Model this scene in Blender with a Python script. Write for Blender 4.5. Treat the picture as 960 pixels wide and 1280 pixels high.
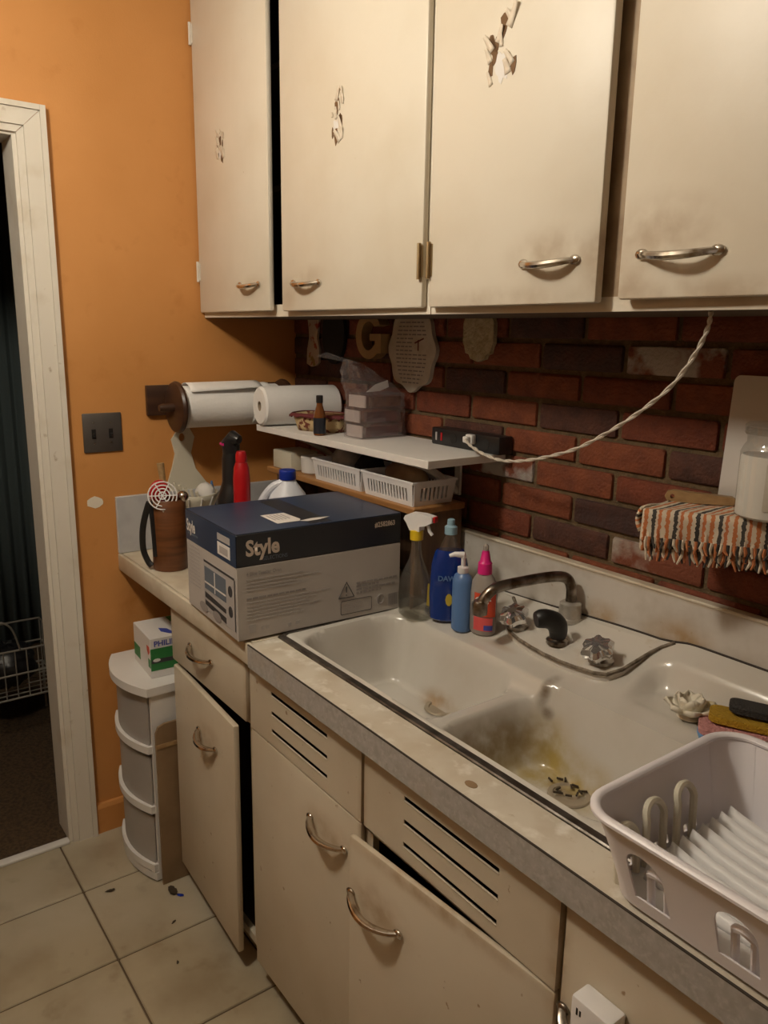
import bpy, bmesh, math, random
from math import sin, cos, pi, radians as R
from mathutils import Vector, Matrix
from mathutils.geometry import tessellate_polygon
random.seed(7)
for o in list(bpy.data.objects): bpy.data.objects.remove(o)
scene = bpy.context.scene
COL = scene.collection

# ------------------------------------------------------------------ camera
cd = bpy.data.cameras.new('camera'); cam = bpy.data.objects.new('camera', cd); COL.objects.link(cam)
yaw, pitch, roll = -0.933513, -0.223156, 0.016047
f = Vector((sin(yaw)*cos(pitch), cos(yaw)*cos(pitch), sin(pitch)))
r = f.cross(Vector((0, 0, 1))).normalized(); u = r.cross(f)
r2 = r*cos(roll)+u*sin(roll); u2 = -r*sin(roll)+u*cos(roll)
mw = Matrix((r2, u2, -f)).transposed().to_4x4(); mw.translation = Vector((2.32923, -1.34865, 1.57322))
cam.matrix_world = mw
cd.sensor_fit = 'VERTICAL'; cd.sensor_height = 36; cd.lens = 982.94/1280*36; cd.clip_start = .02
scene.camera = cam
# ------------------------------------------------------------------ world, exposure
w = bpy.data.worlds.new('world'); scene.world = w; w.use_nodes = True
w.node_tree.nodes['Background'].inputs[0].default_value = (1, .8, .6, 1)
w.node_tree.nodes['Background'].inputs[1].default_value = 0.01
scene.view_settings.view_transform = 'Standard'; scene.view_settings.look = 'None'
scene.view_settings.gamma = 1; scene.view_settings.use_curve_mapping = False
scene.view_settings.exposure = 0.0
LAMP_STRENGTH = 140; LAMP_COLOR = (1, .90, .745); LAMP = (1.05, -1.42, 2.33)
CEIL = 2.56

# ------------------------------------------------------------------ materials
MATS = {}
def _rgb(n, c): n.default_value = (c[0], c[1], c[2], 1)
def mat(name, col, rough=.5, metal=0, col2=None, nscale=6, nlo=.4, nhi=.65, ndet=6, stretch=None, bump=0, bscale=60,
        spec=.5, trans=0, emit=0, coat=0, spots=None, use_pos=True, sss=0):
    """Principled material; col2 blended in through noise; spots = list of (colour, scale, lo, hi) further noise layers."""
    m = bpy.data.materials.new(name); m.use_nodes = True; nt = m.node_tree; b = nt.nodes['Principled BSDF']
    _rgb(b.inputs['Base Color'], col); b.inputs['Roughness'].default_value = rough; b.inputs['Metallic'].default_value = metal
    b.inputs['Specular IOR Level'].default_value = spec
    b.inputs['Transmission Weight'].default_value = trans; b.inputs['Coat Weight'].default_value = coat
    b.inputs['Subsurface Weight'].default_value = sss
    if emit: _rgb(b.inputs['Emission Color'], col); b.inputs['Emission Strength'].default_value = emit
    L = nt.links.new
    src = None
    def coord():
        nonlocal src
        if src is None:
            if use_pos: g = nt.nodes.new('ShaderNodeNewGeometry'); src = g.outputs['Position']
            else: g = nt.nodes.new('ShaderNodeTexCoord'); src = g.outputs['Object']
            if stretch:
                mp = nt.nodes.new('ShaderNodeMapping'); mp.inputs['Scale'].default_value = stretch; L(src, mp.inputs[0]); src = mp.outputs[0]
        return src
    last = None
    layers = ([(col2, nscale, nlo, nhi)] if col2 else []) + (spots or [])
    for k, (c2, sc, lo, hi) in enumerate(layers):
        n = nt.nodes.new('ShaderNodeTexNoise'); n.inputs['Scale'].default_value = sc; n.inputs['Detail'].default_value = ndet
        mp = nt.nodes.new('ShaderNodeMapping'); mp.inputs['Location'].default_value = (3.1*k, 1.7*k, 5.3*k); L(coord(), mp.inputs[0]); L(mp.outputs[0], n.inputs['Vector'])
        ra = nt.nodes.new('ShaderNodeMapRange'); ra.inputs[1].default_value = lo; ra.inputs[2].default_value = hi; L(n.outputs[0], ra.inputs[0])
        mx = nt.nodes.new('ShaderNodeMix'); mx.data_type = 'RGBA'; L(ra.outputs[0], mx.inputs[0])
        if last is None: _rgb(mx.inputs[6], col)
        else: L(last, mx.inputs[6])
        _rgb(mx.inputs[7], c2); last = mx.outputs[2]
    if last is not None: L(last, b.inputs['Base Color'])
    if bump:
        n = nt.nodes.new('ShaderNodeTexNoise'); n.inputs['Scale'].default_value = bscale; n.inputs['Detail'].default_value = 4; L(coord(), n.inputs['Vector'])
        bp = nt.nodes.new('ShaderNodeBump'); bp.inputs['Strength'].default_value = bump; bp.inputs['Distance'].default_value = .01
        L(n.outputs[0], bp.inputs['Height']); L(bp.outputs[0], b.inputs['Normal'])
    MATS[name] = m
    return m
def smudges(m, items, col):
    """Dirt or painted shade with a place of its own: noise-broken smudges of colour col; items = (centre, radius, amount) in scene coordinates."""
    nt = m.node_tree; b = nt.nodes['Principled BSDF']; L = nt.links.new
    g = nt.nodes.new('ShaderNodeNewGeometry'); n = nt.nodes.new('ShaderNodeTexNoise'); n.inputs['Scale'].default_value = 22; n.inputs['Detail'].default_value = 8
    L(g.outputs['Position'], n.inputs['Vector'])
    nr = nt.nodes.new('ShaderNodeMapRange'); nr.inputs[1].default_value = .25; nr.inputs[2].default_value = .6; L(n.outputs[0], nr.inputs[0])
    for c, rad, amt in items:
        rad3 = rad if isinstance(rad, tuple) else (rad,)*3
        su = nt.nodes.new('ShaderNodeVectorMath'); su.operation = 'SUBTRACT'; L(g.outputs['Position'], su.inputs[0]); su.inputs[1].default_value = c
        dv = nt.nodes.new('ShaderNodeVectorMath'); dv.operation = 'DIVIDE'; L(su.outputs[0], dv.inputs[0]); dv.inputs[1].default_value = rad3
        d = nt.nodes.new('ShaderNodeVectorMath'); d.operation = 'LENGTH'; L(dv.outputs[0], d.inputs[0])
        ra = nt.nodes.new('ShaderNodeMapRange'); ra.interpolation_type = 'SMOOTHSTEP'; L(d.outputs['Value'], ra.inputs[0]); ra.inputs[1].default_value = 1; ra.inputs[2].default_value = .1
        ra.inputs[3].default_value = 0; ra.inputs[4].default_value = amt
        mu = nt.nodes.new('ShaderNodeMath'); mu.operation = 'MULTIPLY'; L(ra.outputs[0], mu.inputs[0]); L(nr.outputs[0], mu.inputs[1])
        mx = nt.nodes.new('ShaderNodeMix'); mx.data_type = 'RGBA'; L(mu.outputs[0], mx.inputs[0]); _rgb(mx.inputs[7], col)
        inp = b.inputs['Base Color']
        if inp.links: s = inp.links[0].from_socket; L(s, mx.inputs[6])
        else: mx.inputs[6].default_value = inp.default_value
        L(mx.outputs[2], inp)
    return m
def clearmat(name, tint, gloss=.12, diff=.0, rough=.08, dcol=(.8, .8, .8)):
    """Thin clear plastic or glass film: tinted transparency with a little gloss and haze."""
    m = bpy.data.materials.new(name); m.use_nodes = True; nt = m.node_tree; L = nt.links.new
    nt.nodes.remove(nt.nodes['Principled BSDF']); out = nt.nodes['Material Output']
    t = nt.nodes.new('ShaderNodeBsdfTransparent'); _rgb(t.inputs[0], tint)
    g = nt.nodes.new('ShaderNodeBsdfGlossy'); g.inputs['Roughness'].default_value = rough
    d = nt.nodes.new('ShaderNodeBsdfDiffuse'); _rgb(d.inputs[0], dcol)
    a = nt.nodes.new('ShaderNodeMixShader'); a.inputs[0].default_value = diff; L(t.outputs[0], a.inputs[1]); L(d.outputs[0], a.inputs[2])
    c = nt.nodes.new('ShaderNodeMixShader'); c.inputs[0].default_value = gloss; L(a.outputs[0], c.inputs[1]); L(g.outputs[0], c.inputs[2])
    L(c.outputs[0], out.inputs[0]); MATS[name] = m
    return m
def stripes(name, cols, period, axis=0, rough=.9):
    """Woven stripes by object-space position along an axis."""
    m = bpy.data.materials.new(name); m.use_nodes = True; nt = m.node_tree; b = nt.nodes['Principled BSDF']; L = nt.links.new
    b.inputs['Roughness'].default_value = rough
    uv = nt.nodes.new('ShaderNodeUVMap'); s = nt.nodes.new('ShaderNodeSeparateXYZ'); L(uv.outputs[0], s.inputs[0])
    n = nt.nodes.new('ShaderNodeTexNoise'); n.inputs['Scale'].default_value = 90; L(uv.outputs[0], n.inputs['Vector'])
    ad = nt.nodes.new('ShaderNodeMath'); ad.operation = 'MULTIPLY_ADD'; L(n.outputs[0], ad.inputs[0]); ad.inputs[1].default_value = period*.22; L(s.outputs[axis], ad.inputs[2])
    dv = nt.nodes.new('ShaderNodeMath'); dv.operation = 'DIVIDE'; L(ad.outputs[0], dv.inputs[0]); dv.inputs[1].default_value = period
    fr = nt.nodes.new('ShaderNodeMath'); fr.operation = 'FRACT'; L(dv.outputs[0], fr.inputs[0])
    cr = nt.nodes.new('ShaderNodeValToRGB'); cr.color_ramp.interpolation = 'CONSTANT'; L(fr.outputs[0], cr.inputs[0])
    e = cr.color_ramp.elements
    while len(e) < len(cols): e.new(.5)
    for i, (p, c) in enumerate(cols): e[i].position = p; e[i].color = (*c, 1)
    L(cr.outputs[0], b.inputs['Base Color'])
    MATS[name] = m
    return m

CREAM = (.70, .625, .50)
mat('orange_paint', (.62, .285, .085), .55, col2=(.57, .255, .07), nscale=3, bump=.06, bscale=220, spots=[((.52, .22, .055), 14, .62, .8)])
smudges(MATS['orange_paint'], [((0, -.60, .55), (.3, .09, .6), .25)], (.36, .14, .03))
mat('spackle', (.78, .72, .6), .8)
mat('trim_paint', (.70, .66, .58), .5, col2=(.6, .54, .44), nscale=9, nlo=.55, nhi=.75, spots=[((.36, .28, .19), 30, .68, .8)])
mat('plain_wall', (.34, .22, .12), .8)
mat('ceiling_paint', (.55, .51, .45), .9)
mat('mortar', (.15, .10, .05), .95, col2=(.10, .068, .035), nscale=40, bump=.5, bscale=180)
def brickmat(n, a, b, **k): return mat(n, a, .8, col2=b, nscale=30, nlo=.35, nhi=.7, bump=.45, bscale=140, **k)
brickmat('brick_red', (.19, .046, .019), (.125, .032, .015))
brickmat('brick_orange', (.225, .062, .023), (.155, .041, .018))
brickmat('brick_brown', (.10, .037, .023), (.06, .024, .017))
brickmat('brick_dark', (.055, .028, .025), (.085, .033, .024))
mat('brick_white', (.42, .39, .36), .85, col2=(.19, .055, .027), nscale=11, nlo=.47, nhi=.57, bump=.45, bscale=140)
mat('brick_half', (.19, .056, .027), .85, col2=(.38, .32, .27), nscale=9, nlo=.47, nhi=.58, bump=.45, bscale=140)
mat('tile', (.42, .36, .25), .38, col2=(.30, .24, .155), nscale=5, nlo=.40, nhi=.70, spots=[((.21, .155, .09), 13, .58, .82), ((.47, .42, .32), 2.2, .45, .7)])
mat('grout', (.12, .085, .05), .9)
mat('carpet', (.10, .060, .028), 1, col2=(.05, .03, .015), nscale=90, bump=.6, bscale=300)
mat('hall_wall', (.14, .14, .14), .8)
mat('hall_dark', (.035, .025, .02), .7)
mat('curtain', (.10, .13, .13), .9)
GR = (.30, .19, .09)
cab_u = mat('cabinet_paint_upper', (.715, .665, .56), .42, col2=(.66, .60, .485), nscale=5, nlo=.42, nhi=.72, spots=[((.50, .40, .26), 45, .74, .8)], bump=.03, bscale=90)
smudges(cab_u, [((1.42, -.34, 1.70), (.13, .1, .06), 0.46), ((1.52, -.34, 1.68), (.05, .2, .09), 0.50), ((1.62, -.34, 1.72), (.13, .1, .07), 0.50), ((1.57, -.34, 1.65), (.06, .2, .05), 0.43),
                ((.66, -.34, 1.70), (.10, .1, .04), 0.31), ((.37, -.34, 1.69), (.1, .1, .04), 0.25), ((1.3, -.34, 1.635), (.3, .1, .03), 0.31), ((1.75, -.34, 1.635), (.3, .1, .03), 0.43),
                ((.56, -.34, 1.66), (.05, .1, .06), 0.28)], GR)
cab_l = mat('cabinet_paint_lower', (.60, .535, .42), .42, col2=(.53, .46, .345), nscale=4, nlo=.42, nhi=.72, spots=[((.30, .20, .11), 46, .70, .74)], bump=.03, bscale=90)
smudges(cab_l, [((1.16, -.61, .60), (.13, .2, .06), .6), ((1.36, -.64, .58), (.13, .2, .07), .7), ((.63, -.62, .57), (.1, .2, .07), .6), ((.57, -.62, .78), (.1, .2, .05), .4),
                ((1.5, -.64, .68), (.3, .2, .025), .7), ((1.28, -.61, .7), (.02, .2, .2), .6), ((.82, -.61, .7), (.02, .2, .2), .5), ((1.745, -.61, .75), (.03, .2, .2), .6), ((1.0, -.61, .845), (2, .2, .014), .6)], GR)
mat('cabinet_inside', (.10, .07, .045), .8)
mat('frame_brown', (.36, .26, .16), .6, col2=(.22, .14, .08), nscale=14)
mat('rust', (.16, .085, .035), .8)
mat('bare_white', (.72, .70, .67), .7)
mat('flake', (.70, .62, .50), .6)
mat('chrome', (.62, .58, .52), .18, 1, col2=(.30, .23, .16), nscale=40, nlo=.52, nhi=.7)
mat('chrome_dull', (.40, .37, .33), .28, 1, col2=(.15, .12, .09), nscale=35, nlo=.42, nhi=.62)
mat('chrome_light', (.58, .56, .51), .32, .55, col2=(.42, .38, .32), nscale=40)
mat('brass', (.42, .32, .18), .35, 1)
mat('laminate_top', (.63, .58, .485), .42, col2=(.52, .445, .335), nscale=10, nlo=.42, nhi=.7, spots=[((.44, .35, .23), 70, .66, .8), ((.76, .72, .64), 26, .56, .7)])
mat('laminate_edge', (.41, .395, .375), .45, col2=(.345, .33, .30), nscale=70, nlo=.4, nhi=.68, spots=[((.46, .445, .42), 140, .5, .68), ((.40, .34, .26), 7, .6, .85)])
mat('laminate_left', (.66, .60, .48), .45, col2=(.54, .46, .34), nscale=12)
mat('splash_grey', (.52, .52, .52), .5, col2=(.45, .45, .46), nscale=20)
bs = mat('splash_white', (.60, .57, .52), .45, col2=(.48, .44, .38), nscale=16, nlo=.42, nhi=.7, spots=[((.34, .27, .18), 60, .67, .76)])
smudges(bs, [((1.52, -.03, 1.0), (.1, .1, .06), .9), ((1.33, -.03, 1.0), (.06, .1, .04), .9), ((1.3, -.03, 1.09), (1.0, .1, .012), .8)], (.36, .22, .08))
mat('dark_seam', (.045, .035, .028), .8)
mat('caulk', (.24, .20, .15), .7, col2=(.10, .075, .05), nscale=60)
en = mat('enamel', (.61, .585, .53), .16, col2=(.53, .495, .43), nscale=5, nlo=.45, nhi=.72, coat=.3)
smudges(en, [((1.48, -.30, .775), (.17, .12, .07), .9), ((1.42, -.29, .80), (.07, .10, .10), .9), ((1.38, -.38, .82), (.035, .17, .10), .75)], (.40, .29, .07))
smudges(en, [((1.11, -.27, .768), (.10, .06, .04), .9), ((1.42, -.19, .955), (.03, .05, .05), .35), ((1.20, -.2, .95), (.09, .02, .05), .7)], (.34, .19, .06))
smudges(en, [((1.375, -.40, .83), (.045, .16, .10), .85), ((1.40, -.30, .82), (.06, .07, .08), .7)], (.21, .145, .07))  # left wall of the right bowl: brown stain with the wall's shade painted in
smudges(en, [((1.38, -.235, .90), (.018, .06, .06), 1.0), ((1.395, -.25, .86), (.02, .02, .02), 1.0), ((1.49, -.315, .772), (.04, .03, .03), .9)], (.13, .085, .045))
mat('deck_enamel', (.65, .62, .56), .2, col2=(.52, .45, .35), nscale=16, nlo=.55, nhi=.75, coat=.2, spots=[((.30, .20, .10), 34, .68, .78)])
mat('steel_strip', (.20, .18, .16), .35, .8, col2=(.10, .085, .07), nscale=30)
mat('acrylic', (.80, .80, .80), .05, .85, spec=.8)
mat('black_rubber', (.012, .012, .012), .45)
mat('black_plastic', (.014, .014, .015), .3)
mat('black_cloth', (.012, .011, .010), .9)
mat('navy_card', (.016, .034, .080), .32, col2=(.026, .048, .10), nscale=9)
mat('black_card', (.016, .017, .022), .35)
mat('grey_card', (.50, .47, .44), .55, col2=(.46, .43, .40), nscale=8)
mat('print_white', (.75, .72, .68), .5); mat('print_grey', (.30, .28, .27), .6); mat('print_dark', (.05, .05, .055), .5)
mat('print_tan', (.62, .52, .43), .5); mat('print_mid', (.42, .40, .39), .6); mat('print_bluegrey', (.13, .16, .2), .6)
mat('white_plastic', (.78, .77, .77), .38, sss=.0); mat('lilac_plastic', (.78, .755, .79), .35); mat('cream_plastic', (.66, .62, .50), .4)
mat('drawer_plastic', (.72, .71, .69), .35)
clearmat('drawer_clear', (.86, .83, .80), .08, .40, .25, (.72, .69, .66))
mat('paper', (.80, .79, .77), .9, bump=.15, bscale=150); mat('card_core', (.35, .28, .2), .9)
mat('wood_dark', (.038, .016, .009), .38, col2=(.06, .026, .013), nscale=8, stretch=(1, 1, 6))
mat('wood_crock', (.17, .062, .020), .42, col2=(.10, .036, .012), nscale=7, stretch=(1, 1, 9))
mat('wood_stand', (.40, .20, .068), .5, col2=(.30, .14, .045), nscale=10, stretch=(.3, 5, 5))
mat('wood_panel', (.16, .085, .04), .55, col2=(.10, .05, .024), nscale=10, stretch=(5, 5, .5))
mat('wood_board', (.30, .20, .11), .6, col2=(.19, .12, .06), nscale=6)
mat('wood_handle', (.40, .26, .12), .5, col2=(.30, .18, .08), nscale=9, stretch=(1, 8, 8))
mat('wood_letter', (.40, .27, .12), .6, col2=(.34, .22, .09), nscale=12)
mat('plate_metal', (.16, .15, .14), .4, .7)
mat('red_plastic', (.45, .008, .012), .35); mat('blue_cap', (.01, .035, .34), .35); mat('jug_white', (.70, .73, .80), .4)
mat('blue_soap', (.004, .030, .20), .12, coat=.5); mat('pale_blue', (.10, .20, .42), .35); mat('cap_blue', (.26, .42, .52), .4)
clearmat('clear_plastic', (.86, .86, .83), .12, .05, .06, (.5, .48, .44)); clearmat('clear_bag', (.94, .92, .92), .09, .075, .12, (.75, .70, .70))
clearmat('clear_case', (.90, .87, .87), .08, .12, .1, (.5, .44, .44)); clearmat('clear_glass', (.92, .92, .90), .10, .03, .03)
clearmat('milky', (.62, .58, .55), .08, .5, .2, (.60, .55, .50))
mat('yellow_plastic', (.75, .52, .02), .35); mat('pink_plastic', (.70, .02, .22), .35); mat('label_red', (.62, .07, .025), .45)
mat('label_pink', (.70, .10, .10), .45); mat('label_blue', (.06, .08, .4), .45); mat('label_yellow', (.6, .45, .04), .45)
mat('amber', (.16, .055, .015), .15, coat=.4); mat('label_black', (.012, .016, .025), .4)
mat('pattern_basket', (.50, .38, .20), .8, col2=(.14, .03, .015), nscale=60, nlo=.55, nhi=.6); mat('maroon', (.12, .018, .02), .8)
mat('wicker', (.22, .10, .035), .7, col2=(.12, .05, .018), nscale=70)
mat('plaque', (.52, .49, .42), .6, col2=(.45, .40, .32), nscale=25); mat('plaque_cream', (.48, .42, .27), .7, col2=(.36, .30, .18), nscale=60, bump=.5, bscale=160)
mat('floral', (.46, .40, .33), .6, col2=(.30, .07, .05), nscale=30, nlo=.56, nhi=.62, spots=[((.25, .2, .07), 26, .62, .68)])
mat('ink', (.20, .18, .19), .7)
stripes('towel', [(0, (.60, .51, .39)), (.20, (.50, .17, .06)), (.38, (.62, .54, .42)), (.56, (.055, .048, .042)), (.74, (.6, .51, .39)), (.86, (.5, .16, .06))], .034)
mat('fringe_cream', (.62, .54, .42), .9); mat('fringe_rust', (.46, .16, .06), .9); mat('fringe_black', (.05, .045, .04), .9)
mat('jar_fill', (.74, .72, .68), .8); mat('board_white', (.62, .59, .55), .5)
mat('cord', (.60, .55, .47), .6)
mat('flower', (.74, .69, .57), .5, col2=(.5, .40, .2), nscale=30, nlo=.55, nhi=.75); mat('flower_core', (.10, .06, .02), .8)
mat('sponge_yellow', (.45, .27, .015), .9, bump=.7, bscale=250); mat('sponge_pink', (.60, .28, .27), .95, bump=.8, bscale=200)
mat('sponge_blue', (.16, .34, .62), .9, bump=.6, bscale=200); mat('scourer', (.045, .042, .040), 1, bump=1, bscale=300)
mat('wire', (.45, .42, .36), .4, .6); mat('green_print', (.03, .20, .05), .5); mat('philips_blue', (.05, .07, .35), .5); mat('card_white', (.70, .68, .66), .5)
mat('bread', (.36, .25, .14), .6, col2=(.18, .1, .05), nscale=14); mat('grey_lid', (.20, .20, .20), .25, col2=(.32, .31, .30), nscale=20)
mat('drain_metal', (.44, .38, .29), .35, .4); mat('debris', (.05, .035, .02), .9)

# ------------------------------------------------------------------ mesh helpers
class MB:
    def __init__(s): s.bm = bmesh.new()
    def box(s, x0, x1, y0, y1, z0, z1, bev=0, seg=2, M=None):
        res = bmesh.ops.create_cube(s.bm, size=1); vs = res['verts']
        for v in vs: v.co = Vector(((x0+x1)/2+v.co.x*(x1-x0), (y0+y1)/2+v.co.y*(y1-y0), (z0+z1)/2+v.co.z*(z1-z0)))
        if bev:
            es = list({e for v in vs for e in v.link_edges})
            out = bmesh.ops.bevel(s.bm, geom=es, offset=bev, segments=seg, affect='EDGES', profile=.5)
            vs = list({v for f_ in out['faces'] for v in f_.verts} | {v for v in vs if v.is_valid})
        if M:
            for v in vs: v.co = M @ v.co
        return s
    def tube(s, pts, rad, n=8, cap=True, flat=1.0, closed=False):
        pts = [Vector(p) for p in pts]; N = len(pts); rads = rad if isinstance(rad, (list, tuple)) else [rad]*N
        up = None; rings = []
        for i in range(N):
            if closed: t = (pts[(i+1) % N]-pts[i-1]).normalized()
            else: t = (pts[min(i+1, N-1)]-pts[max(i-1, 0)]).normalized()
            if up is None:
                a = Vector((0, 0, 1)) if abs(t.z) < .9 else Vector((1, 0, 0)); up = (a-t*a.dot(t)).normalized()
            else:
                up = up-t*up.dot(t); up.normalize()
            sd = t.cross(up)
            rings.append([s.bm.verts.new(pts[i]+(up*cos(2*pi*k/n)*flat+sd*sin(2*pi*k/n))*rads[i]) for k in range(n)])
        for i in range(N if closed else N-1):
            a, b = rings[i], rings[(i+1) % N]
            for k in range(n): s.bm.faces.new((a[k], a[(k+1) % n], b[(k+1) % n], b[k]))
        if cap and not closed:
            s.bm.faces.new(rings[0][::-1]); s.bm.faces.new(rings[-1])
        return s
    def lathe(s, prof, c=(0, 0, 0), n=24, sx=1, sy=1, M=None, cap=True):
        """prof: (radius, height) along z from centre c; M optional matrix applied about the origin before moving to c."""
        c = Vector(c); rings = []
        for r_, h in prof:
            row = []
            for k in range(n):
                p = Vector((r_*cos(2*pi*k/n)*sx, r_*sin(2*pi*k/n)*sy, h))
                if M: p = M @ p
                row.append(s.bm.verts.new(p+c))
            rings.append(row)
        for a, b in zip(rings, rings[1:]):
            for k in range(n): s.bm.faces.new((a[k], a[(k+1) % n], b[(k+1) % n], b[k]))
        if cap: s.bm.faces.new(rings[0][::-1]); s.bm.faces.new(rings[-1])
        return s
    def prism(s, outer, holes, frame, d0, d1):
        """Flat outline with holes given as (u, v); frame(u, v, d) -> point; d0..d1 thickness."""
        loops = [outer]+list(holes)
        tris = tessellate_polygon([[Vector((p[0], p[1], 0)) for p in l] for l in loops])
        flat = [p for l in loops for p in l]
        A = [s.bm.verts.new(frame(p[0], p[1], d0)) for p in flat]; B = [s.bm.verts.new(frame(p[0], p[1], d1)) for p in flat]
        for t in tris:
            try: s.bm.faces.new([A[i] for i in t]); s.bm.faces.new([B[i] for i in t][::-1])
            except ValueError: pass
        k = 0
        for l in loops:
            n = len(l)
            for i in range(n):
                a, b = k+i, k+(i+1) % n
                s.bm.faces.new((A[a], A[b], B[b], B[a]))
            k += n
        return s
    def sheet(s, fn, nu, nv, uv=None, wrap=False):
        g = [[s.bm.verts.new(fn(i/nu, j/nv)) for j in range(nv+1)] for i in range(nu+1)]
        ul = s.bm.loops.layers.uv.verify() if uv else None
        for i in range(nu):
            for j in range(nv):
                f_ = s.bm.faces.new((g[i][j], g[i+1][j], g[i+1][j+1], g[i][j+1]))
                if uv:
                    for lp, (a, b) in zip(f_.loops, ((i, j), (i+1, j), (i+1, j+1), (i, j+1))): lp[ul].uv = uv(a/nu, b/nv)
        return s
    def blob(s, c, rad, n=12, noise=0, seed=0, M=None):
        res = bmesh.ops.create_uvsphere(s.bm, u_segments=n, v_segments=max(6, n*2//3), radius=1); rg = random.Random(seed)
        for v in res['verts']:
            k = 1+noise*(rg.random()-.5)*2
            p = Vector((v.co.x*rad[0], v.co.y*rad[1], v.co.z*rad[2]))*k
            if M: p = M @ p
            v.co = p+Vector(c)
        return s
    def build(s, name, m, parent=None, local=False, solid=0, smooth=35, subd=0, off=0):
        bmesh.ops.recalc_face_normals(s.bm, faces=s.bm.faces[:])
        me = bpy.data.meshes.new(name)
        if parent is not None and not local:
            mi = parent.matrix_world.inverted()
            bmesh.ops.transform(s.bm, matrix=mi, verts=s.bm.verts[:])
        s.bm.to_mesh(me); s.bm.free()
        me.materials.append(MATS[m] if isinstance(m, str) else m)
        if smooth: me.shade_smooth(); me.set_sharp_from_angle(angle=R(smooth))
        o = bpy.data.objects.new(name, me); COL.objects.link(o)
        if parent is not None:
            o.parent = parent; o.matrix_world = parent.matrix_world if parent.matrix_world else o.matrix_world
            o.matrix_parent_inverse = Matrix(); o.location = (0, 0, 0); o.rotation_euler = (0, 0, 0)
            o.matrix_world = parent.matrix_world.copy()
        if solid:
            md = o.modifiers.new('thickness', 'SOLIDIFY'); md.thickness = solid; md.offset = off
        if subd:
            md = o.modifiers.new('smooth', 'SUBSURF'); md.levels = subd; md.render_levels = subd
        return o
def thing(name, label, cat, loc, rz=0, group=None):
    o = bpy.data.objects.new(name, None); COL.objects.link(o); o.empty_display_size = .05
    o.location = loc; o.rotation_euler = (0, 0, rz); o.matrix_world = Matrix.Translation(loc) @ Matrix.Rotation(rz, 4, 'Z')
    o['label'] = label; o['category'] = cat
    if group: o['group'] = group
    return o
def tag(o, label, cat, group=None):
    o['label'] = label; o['category'] = cat
    if group: o['group'] = group
    return o
def struct(o, label=None, cat=None):
    o['kind'] = 'structure'
    if label: o['label'] = label
    if cat: o['category'] = cat
    return o
def base(o):
    """Move a single-mesh object's origin to the bottom centre of its own geometry."""
    vs = [v.co for v in o.data.vertices]
    c = Vector(((min(v.x for v in vs)+max(v.x for v in vs))/2, (min(v.y for v in vs)+max(v.y for v in vs))/2, min(v.z for v in vs)))
    o.data.transform(Matrix.Translation(-c)); o.location = c
    return o
def text_part(txt, size, frame, m, parent, name='lettering', bold=0.0, align='LEFT', sx=1.0):
    """Flat lettering; frame = 4x4 matrix taking text plane x, y to the parent's own coordinates."""
    cu = bpy.data.curves.new(name, 'FONT'); cu.body = txt; cu.size = size; cu.offset = bold; cu.align_x = align; cu.resolution_u = 3
    t = bpy.data.objects.new(name, cu); COL.objects.link(t)
    dg = bpy.context.evaluated_depsgraph_get()
    me = bpy.data.meshes.new_from_object(t.evaluated_get(dg)); bpy.data.objects.remove(t); bpy.data.curves.remove(cu)
    me.transform(frame @ Matrix.Diagonal((sx, 1, 1, 1)))
    me.name = name; me.materials.clear(); me.materials.append(MATS[m])
    o = bpy.data.objects.new(name, me); COL.objects.link(o)
    if parent is not None: o.parent = parent; o.matrix_world = parent.matrix_world.copy()
    return o
def rr(x0, x1, y0, y1, r_, n=5):
    """Rounded rectangle outline."""
    p = []
    for cx, cy, a in ((x1-r_, y1-r_, 0), (x0+r_, y1-r_, 90), (x0+r_, y0+r_, 180), (x1-r_, y0+r_, 270)):
        for k in range(n+1):
            t = R(a+90*k/n); p.append((cx+r_*cos(t), cy+r_*sin(t)))
    return p
def arch(cx, w_, v0, v1, n=8):
    """Arch outline: straight sides, round head."""
    r_ = w_/2; p = [(cx-r_, v0), (cx+r_, v0)]
    for k in range(n+1):
        t = pi*k/n; p.append((cx+r_*cos(t), v1-r_+r_*sin(t)))
    return p
FX = lambda u_, v_, d: Vector((d, u_, v_))          # plane facing along x: u = y, v = z
FY = lambda u_, v_, d: Vector((u_, d, v_))          # plane facing along y: u = x, v = z
FZ = lambda u_, v_, d: Vector((u_, v_, d))
def spline(pts, n=8):
    P = [Vector(p) for p in pts]; P = [P[0]*2-P[1]]+P+[P[-1]*2-P[-2]]; out = []
    for i in range(1, len(P)-2):
        for k in range(n):
            t = k/n; a, b, c, d = P[i-1:i+3]
            out.append(.5*((2*b)+(c-a)*t+(2*a-5*b+4*c-d)*t*t+(3*b-a-3*c+d)*t**3))
    out.append(P[-2]); return out

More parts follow.
